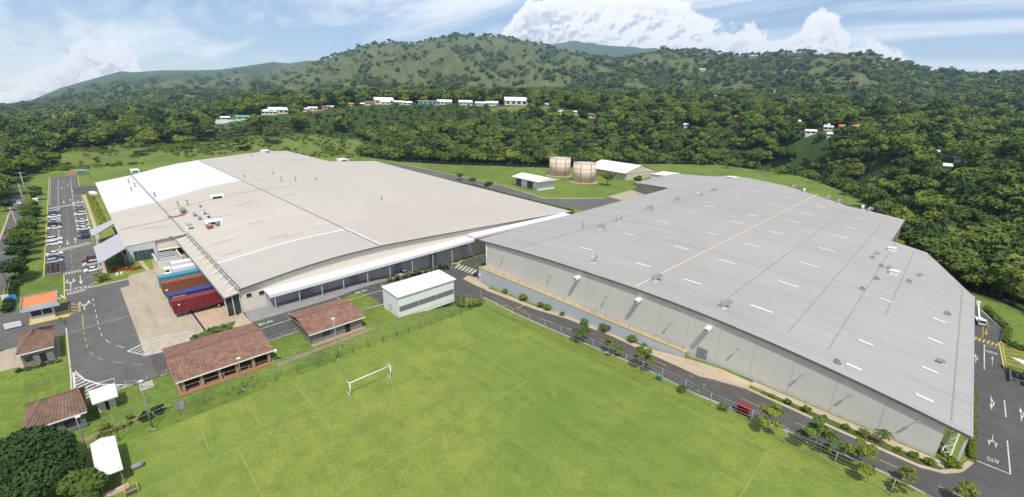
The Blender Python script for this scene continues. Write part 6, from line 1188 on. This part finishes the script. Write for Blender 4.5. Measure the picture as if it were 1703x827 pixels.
plant('small_tree', 'small round tree on the corner lawn by the parking exit', 'tree', SHK[0], -148.4, -1.2, 1.7, 0.)
for i, (x, y) in enumerate(((-150.6,2.0),(-150.9,2.9))): t = thing('lawn_ornament', 'white lawn ornament %s the red flower bed' % ('left of' if i == 0 else 'in front of'), 'ornament', (x,y,.03)); MB().tube([(0,0,0),(0,0,.5),(.1,.2,.8)], [.35,.3,.15], 8).build('figure', WHITE, t); MB().box(-.4,.4,-.4,.4,0,.12).build('base', WALKC, t)
# big tree at the bottom left corner and its neighbour
bl = [(0,0,5.2,4.6,4.6,3.2),(3.6,1.8,4.2,3.4,3.2,2.4),(-3.6,1.0,4.6,3.4,3.4,2.5),(1.0,-3.6,4.6,3.4,3.2,2.6),(-2.4,-3.0,4.2,3.2,3.2,2.4),(2.4,3.6,3.4,2.6,2.6,2.0),(4.6,-1.2,3.4,2.6,2.6,2.1),(-.4,3.4,5.0,2.8,2.6,2.0),(.6,.4,7.0,2.8,2.8,1.8),(-4.8,-1.2,3.6,2.5,2.5,2.0)]
plant('big_tree', 'large dark dense tree filling the bottom left corner', 'tree', (trunk_mesh(4.2, .4, [l[:3] for l in bl[1:6]], BARK, 91), crown_mesh('crown', bl, 15000, .30, LF_DRK, 91, out=.70)), -69.3, -12.3, .92)
for x, y, s, lab in ((-63.4,-7.3,1.15,'mid-green tree squeezed between the big tree and the players hut'),(-60.2,-7.6,.9,'leafy bush-like tree below the players hut at the bottom edge')): plant('small_tree', lab, 'tree', tree_kind(2.4, 1.9, 7, 93+int(x), 2200, .22, LF_MID, .9, .1, out=.5), x, y, s)
palm('young palm with yellowish fronds at the bottom edge', -60.5, -5.6, PK, .6)
# trees between the public road and the parking lot
WK = [tree_kind(4.0, 3.0, 8, 101+i, 1300, .42, m, .85, .16, out=.55) for i, m in enumerate((LF_MID, LF_FOR, LF_DRK))]
wt_ = [(-262,-14.4,.8),(-246,-13.6,1.0),(-233,-13.6,1.05),(-222,-14.4,1.0),(-213,-14.2,1.15),(-204,-14.9,1.2),(-196,-15.2,1.3),(-188,-15.4,1.25),(-180,-16.0,1.0),(-161,-16.3,1.25),(-166,-15.2,1.0),(-286,-14.2,.8),(-240,-16.4,.9),(-300,-14.5,.9),(-265,-20.6-2.5,1.0),(-252,-16.8,.9)]
wt = [(x, y-1.1 if y > -16 else y-.3, s*.85) for x, y, s in wt_]
for i, (x, y, s) in enumerate(wt): plant('roadside_tree', 'rounded tree in the row between the public road and parking lot' if i not in (9, 10) else ('large dark tree alone on the lawn above the gatehouse' if i == 9 else 'smaller tree leaning on the large lawn tree above the gatehouse'), 'tree', WK[i % 3 if i not in (9,10) else 2], x, y, s, i*.9, 'trees beside the parking lot')
for i in range(14): shrub('low bush in the strip beside the parking lot', -158-i*9.5, -16.6+.8*math.sin(i*1.9), i % 3, 1.3+.4*(i % 2), 'bushes beside the parking lot')
# by the tanks
plant('small_tree', 'sprawling green tree right of the tanks, before the store house', 'tree', WK[0], -146, 226, 1.35, .4); plant('small_tree', 'small green tree between the store house and the ramp', 'tree', WK[0], -136, 244, .9, 1.4)
for i, (x, y) in enumerate(((-215,176),(-198,172),(-182,170))): plant('small_tree', 'young tree beside the tank road, %s of three from the left' % ['first','second','third'][i], 'tree', WK[i], x, y-8, .8, i, 'young trees by the tank road')
palm('thin palm behind the step of the grey roof on the right', -2.5, 182, PKT, 1.2)
BK = [tree_kind(2.6, 2.2, 6, 121+i, 700, .42, LF_BRI, .9, .12, out=.5) for i in range(2)]
for i, (x, y) in enumerate(((-130,372),(-118,388),(-92,372),(-40,312),(-22,280),(-150,372))): plant('bright_tree', 'light green young tree just beyond the far boundary fence', 'tree', BK[i % 2], x, y, 1.6, i, 'light green trees along the far fence', float(height(x, y))-.2)
# ---------------------------------------------------------------- village and scattered houses
def march(az, t, lift=3., r0=300):
    r = np.geomspace(r0, 5200, 900); X, Y = unpolar(np.full_like(r, az), r); hit = np.nonzero(height(X, Y)+lift >= CAMH+r*t)[0]
    return (float(r[hit[0]]) if len(hit) else 1200.)
HOUSES = []
ORD = 'first second third fourth fifth sixth seventh eighth ninth tenth eleventh twelfth thirteenth fourteenth fifteenth sixteenth seventeenth eighteenth nineteenth twentieth'.split()
def house_zone(az, r, t):
    if abs(az+25) < 6 and r > 480: return 'in the hillside settlement beyond the cream roof'
    if -20 < az < 4.5 and t > -.012: return 'in the row along the plateau above the forest'
    return 'far away in the left-hand valley' if az < -30 else 'among the trees of the far slope' if az < 20 else 'in the hamlet on the right-hand plateau' if az < 40 else 'scattered on the right-hand hillside'
def house_range(az, t):
    if -31 < az < 4.5 and t > -.045: return float(np.interp(az, _mid[:,0], _mid[:,1]))+6+(t+.02)*400
    return march(az, t, 3.0, 380 if abs(az) < 40 else 300)
def far_house(i, az, t, wpx, k):
    r = house_range(az, t); x, y = map(float, unpolar(az, r)); z = float(height(x, y)); w = wpx/728.7*r*math.cos(rad(az))**2*.92; HOUSES.append((az, r, w, t)); w = max(w, 3.0)
    d = min(max(w*.7, 6), 22); h = min(max(w*.2, 2.6), 6.5); rz = math.atan2(-x, y) + rad((i*53) % 40-20)*.6
    names = {'w':'white-roofed building','s':'silver-roofed building','g':'green-roofed building','b':'brown-roofed house','o':'orange-roofed house','t':'white block with a teal glass front','l':'long low white wall','c':'white square building','n':'orange roadside billboard'}
    wh = house_zone(az, r, t)
    rank = FHC.setdefault((k, wh), []); rank.append(az); n_ = len(rank)
    lab = '%s %s' % (names[k], wh)
    if FHN[(k, wh)] > 1: lab += ', ' + ORD[n_-1] + ' from the left'
    t_ = thing('billboard' if k == 'n' else 'boundary_wall' if k == 'l' else 'house', lab, 'billboard' if k == 'n' else 'wall' if k == 'l' else 'house', (x, y, z), rz, 'buildings beyond the forest')
    if k == 'n':
        MB().box(-w/2,w/2,-.2,.2,3,3+w*.32).build('panel', ORANGE, t_)
        for s in (-.35,.35): MB().box(s*w-.2,s*w+.2,-.1,.1,-1,3).build('post', MGREY, t_)
        return
    if k == 'l': MB().box(-w/2,w/2,-.4,.4,-2,2.4).build('wall', WHITE, t_); return
    rm = {'w':WHITE,'s':LGREY,'g':GREENR,'b':TILE2,'o':ORANGE,'t':WHITE,'c':WHITE}[k]
    MB().box(-w/2,w/2,-d/2,d/2,-3,h).build('wall', WCREAM if k not in 'c' else WHITE, t_)
    if k in 'ct': MB().box(-w*.54,w*.54,-d*.55,d*.55,h,h+.6).build('roof', rm, t_)
    else:
        q = h+d*.22; e = .6; MB().add([(-w/2-e,-d/2-e,h-.1),(w/2+e,-d/2-e,h-.1),(w/2+e,d/2+e,h-.1),(-w/2-e,d/2+e,h-.1),(-w/2-e,0,q),(w/2+e,0,q)], [(0,1,5,4),(2,3,4,5),(1,2,5),(3,0,4),(3,2,1,0)]).build('roof', rm, t_)
    nwin = 2 if w < 14 else 4
    for j in range(nwin):
        cx = -w/2+w*(j+.5)/nwin; ww = w/nwin*(.28 if k != 't' else .42); MB().box(cx-ww,cx+ww,-d/2-.08,-d/2,h*(.3 if k != 't' else .08),h*.8).build('window', GLASS if k != 't' else M('teal_glass', (.05,.20,.19), .2), t_)
FHC = {}; FHN = {}
for az, t, wpx, k in C['houses']: key = (k, house_zone(az, house_range(az, t), t)); FHN[key] = FHN.get(key, 0)+1
for i, (az, t, wpx, k) in enumerate(sorted(C['houses'])): far_house(i, az, t, wpx, k)
for i, (az, t, hp) in enumerate(C['masts']):
    r = march(az, t, 1.); x, y = map(float, unpolar(az, r)); z = float(height(x, y)); hh = hp/728.7*r*math.cos(rad(az))+12; w = hh*.045
    t_ = thing('radio_mast', ['red and white lattice mast in the left-hand valley','left of two red and white masts on the right-hand slope','right of two red and white masts on the right-hand slope','thin distant mast at the far left'][i], 'mast', (x,y,z-3)); n = 7
    for j in range(n):
        a, b = j/n, (j+1)/n; mb = MB()
        for sx, sy in ((-1,-1),(1,-1),(1,1),(-1,1)): mb.bar((sx*w*(1-.7*a),sy*w*(1-.7*a),hh*a),(sx*w*(1-.7*b),sy*w*(1-.7*b),hh*b),w*.16)
        mb.bar((-w*(1-.7*a),-w*(1-.7*a),hh*a),(w*(1-.7*b),-w*(1-.7*b),hh*b),w*.09).bar((w*(1-.7*a),-w*(1-.7*a),hh*a),(w*(1-.7*b),w*(1-.7*b),hh*b),w*.09); mb.build('mast_section', [M('mast_red',(.5,.09,.05),.7), WHITE][j % 2], t_)
# ---------------------------------------------------------------- forest
FK = [tree_kind(7.2, 4.9, 8, 201, 620, .95, LF_FOR, .72, .28), tree_kind(7.8, 4.4, 7, 202, 600, .9, LF_MID, .95, .26), tree_kind(6.8, 5.6, 9, 203, 680, 1.0, LF_FOR, .52, .3), tree_kind(8.8, 4.0, 8, 204, 600, .85, LF_DRK, 1.15, .28), tree_kind(6.0, 4.4, 8, 205, 560, .9, LF_BRI, .75, .22), tree_kind(7.4, 5.0, 9, 206, 640, .95, LF_MID, .68, .28)]
FL = [crown_mesh('far_crown', lobes_round(5.0, 5.0, 5, 301+i, fl), 110, 1.7, m, 301+i) for i, (fl, m) in enumerate(((.75,LF_FOR),(.9,LF_MID),(.6,LF_FOR),(1.0,LF_DRK),(.7,LF_MID)))]
def scatter():
    pts = []; r = 165.; rg = np.random.default_rng(5)
    while r < 3300:
        s = max(6.6, r*.0150) if r < 1300 else r*.0112; n = int(rad(112)*r/s); az = -56+112*(np.arange(n)+rg.random(n))/n; rr = r+(rg.random(n)-.5)*s*1.1; pts.append(np.stack([az, rr, np.full(n, s)], 1)); r += s*.92
    P = np.concatenate(pts); az, rr, s = P.T; X, Y = unpolar(az, rr); rc = np.interp(az, *RCT); _, fl = cover(X, Y)
    _, r2, r3, r4 = ranges(az)
    keep = (rr > rc+np.where(az > 38, 2, 12)) & (rr < np.minimum(r4*1.02, 3300)); u = rg.random(len(az)); mt = np.clip((rr-1500)/900., 0, 1); keep &= u > mt*.15; P[:,2] *= 1-.34*mt; s = P[:,2]; u = rg.random(len(az)); keep &= (fl < .5) | (u < np.where(rr > r3, .10, .035))
    gap = fbm(X/26, Y/26, 3, 77); keep &= (gap > .30) | (u < .4)
    keep &= ~(((X > -135) & (X < 14) & (Y > 60) & (Y < 180)) | ((X > -135) & (X < -5) & (Y > 60) & (Y < 222)) | ((X > -135) & (X < 45) & (Y > 60) & (Y < 134))) & ~((X < -100) & (X > -380) & (Y > -25) & (Y < 165) & (rr < 395))
    for a, r0, w, t in HOUSES:
        da = np.abs(az-a); wa = np.degrees(w/r0)*.62+.25; clear = (da < wa) & (rr > r0-max(40, .17*r0)) & (rr < r0+w*.5+4); keep &= ~(clear & (rr > r0-30)); P[:,2] = np.where(clear, np.minimum(P[:,2], 3.3), P[:,2])
    P = P[keep]; X, Y = X[keep], Y[keep]; Z = height(X, Y); return P, X, Y, Z, rg
P_, X_, Y_, Z_, rg_ = scatter()
def in_frame(X, Y, Z):
    cam = SC.camera.matrix_world.inverted(); M4 = np.array(cam); q = np.c_[X, Y, Z, np.ones_like(X)] @ M4.T; px = 728.7*q[:,0]/-q[:,2]; py = 728.7*q[:,1]/-q[:,2]; return (q[:,2] < 0) & (np.abs(px) < 860) & (np.abs(py) < 420)
order = np.argsort(P_[:,1] + np.where(in_frame(X_, Y_, Z_+5), 0, 5000)); near = order[:285]; rest = order[285:]
def zone(az, r, kind):
    d = r-float(np.interp(az, *RCT)); pre = 'front-row ' if d < 14 else 'inner ' if d < 32 else 'deeper '
    return pre + kind + ' ' + ('in the woods past the end of the parking lot' if az < -30 else 'at the forest edge behind the cream warehouse' if az < -12 else 'at the forest edge left of the storage tanks' if az < 2 else 'at the forest edge behind the storage tanks' if az < 12 else 'at the forest edge behind the grey roof' if az < 30 else 'at the forest edge above the roof vents' if az < 38 else 'in the woods above the stepped roof corner' if az < 44.5 else 'in the woods right of the grey warehouse')
kn = ['broad dark green tree','mid green rounded tree','flat-topped spreading tree','tall narrow dark tree','light green bushy tree','dense mid green tree']
for i in near:
    az, r, s = P_[i]; k = int(rg_.choice(6, p=[.24,.2,.18,.14,.08,.16])); sc = float(np.clip(s/7.2, .6, 1.5)*rg_.uniform(.75,1.35))
    plant('forest_tree', zone(az, r, kn[k]), 'tree', FK[k], float(X_[i]), float(Y_[i]), sc, float(rg_.uniform(0,6.28)), 'trees at the near edge of the forest', float(Z_[i])-.3, sc*float(rg_.uniform(.8,1.2)))
# the rest of the woods is one mass of instances
def forest_mass(name, label, idx, kinds, lo, hi, lowz, spread):
    vc = bpy.data.collections.new('kinds_'+name)
    for j, m in enumerate(kinds):
        ob = bpy.data.objects.new('kind_%s_%02d' % (name, j), m); vc.objects.link(ob)
    m = bpy.data.meshes.new(name); m.from_pydata(np.stack([X_[idx], Y_[idx], Z_[idx]-lowz], 1).tolist(), [], [])
    n = len(idx); base = P_[idx,2]/spread; fs = m.attributes.new('size', 'FLOAT', 'POINT'); fs.data.foreach_set('value', np.clip(base*rg_.uniform(lo, hi, n), .28, 9).astype(np.float32))
    fz = m.attributes.new('turn', 'FLOAT', 'POINT'); fz.data.foreach_set('value', rg_.uniform(0, 6.28, n).astype(np.float32)); fi = m.attributes.new('kind_index', 'INT', 'POINT'); fi.data.foreach_set('value', rg_.integers(0, len(kinds), n).astype(np.int32))
    o = link(bpy.data.objects.new(name, m)); tag(o, label, 'forest', None, 'stuff'); md = o.modifiers.new('scatter', 'NODES'); ng = bpy.data.node_groups.new('scatter_'+name, 'GeometryNodeTree'); md.node_group = ng
    ng.interface.new_socket('Geometry', in_out='INPUT', socket_type='NodeSocketGeometry'); ng.interface.new_socket('Geometry', in_out='OUTPUT', socket_type='NodeSocketGeometry'); N = ng.nodes.new; L_ = ng.links.new
    gi, go, ip, ci, cb = N('NodeGroupInput'), N('NodeGroupOutput'), N('GeometryNodeInstanceOnPoints'), N('GeometryNodeCollectionInfo'), N('ShaderNodeCombineXYZ')
    ci.inputs['Collection'].default_value = vc; ci.inputs['Separate Children'].default_value = True; ci.inputs['Reset Children'].default_value = True
    def at(nm, ty): a = N('GeometryNodeInputNamedAttribute'); a.data_type = ty; a.inputs['Name'].default_value = nm; return next(q for q in a.outputs if q.enabled and q.name == 'Attribute')
    L_(at('turn', 'FLOAT'), cb.inputs[2]); L_(cb.outputs[0], ip.inputs['Rotation']); L_(at('size', 'FLOAT'), ip.inputs['Scale']); L_(at('kind_index', 'INT'), ip.inputs['Instance Index'])
    ip.inputs['Pick Instance'].default_value = True; L_(gi.outputs[0], ip.inputs['Points']); L_(ci.outputs[0], ip.inputs['Instance']); L_(ip.outputs[0], go.inputs[0]); return o
mid_i = rest[P_[rest,1] < 720]; far_i = rest[P_[rest,1] >= 720]
forest_mass('forest', 'dense tropical forest covering the slope behind the warehouses', mid_i, [k[1] for k in FK]+[FK[1][1],FK[5][1]], .7, 1.45, .4, 7.0)
forest_mass('far_forest', 'distant woodland over the plateau and mountain slopes', far_i, FL, .6, 1.25, 1.5, 9.5)
print('FOREST', len(near), len(mid_i), len(far_i))
def meadow_bushes():
    n = 2600; az = rg_.uniform(-47, -20, n); r = rg_.uniform(300, 520, n); X, Y = unpolar(az, r); rc = np.interp(az, *RCT); k = (r > rc-12) & (fbm(X/22, Y/22, 3, 91) > .46) & ~((X > -380) & (Y > -20) & (Y < 165) & (r < 380)); return az[k], r[k], X[k], Y[k]
az_, r_b, xb, yb = meadow_bushes(); P_ = np.stack([az_, r_b, np.full(len(az_), 2.2)], 1); X_, Y_ = xb, yb; Z_ = height(X_, Y_)
forest_mass('meadow_scrub', 'scrubby bushes dotted over the meadow behind the parking lot', np.arange(len(az_)), [FK[4][1], FK[4][1], FK[1][1]], .5, 1.2, 1.2, 7.4)
# palms of the far grove
PF = palm_parts(13, 9, 4.0, 9)
for i in range(22):
    az = 14.5+i*.42+rg_.uniform(-.15,.15); r = 585+rg_.uniform(-25,30); x, y = map(float, unpolar(az, r)); palm('tall slender palm in the far palm grove', x, y, PF, float(rg_.uniform(.8,1.15)), float(rg_.uniform(0,6)), 'palms of the far grove', float(height(x, y)))
# ---------------------------------------------------------------- haze over the whole valley
hz = MB().box(-7450, 7450, -7450, 7450, -420, 900).build('haze', [], None); hz['kind'] = 'stuff'; hz['label'] = 'thin bluish haze filling the valley air'
hm = bpy.data.materials.new('haze'); hm.use_nodes = True; hn = hm.node_tree; hn.nodes.clear(); ho = hn.nodes.new('ShaderNodeOutputMaterial'); pv = hn.nodes.new('ShaderNodeVolumePrincipled'); pv.inputs['Color'].default_value = (.56,.76,1.0,1); pv.inputs['Density'].default_value = 1.1e-4; pv.inputs['Anisotropy'].default_value = .2
hn.links.new(pv.outputs[0], ho.inputs['Volume']); hz.data.materials.clear(); hz.data.materials.append(hm)
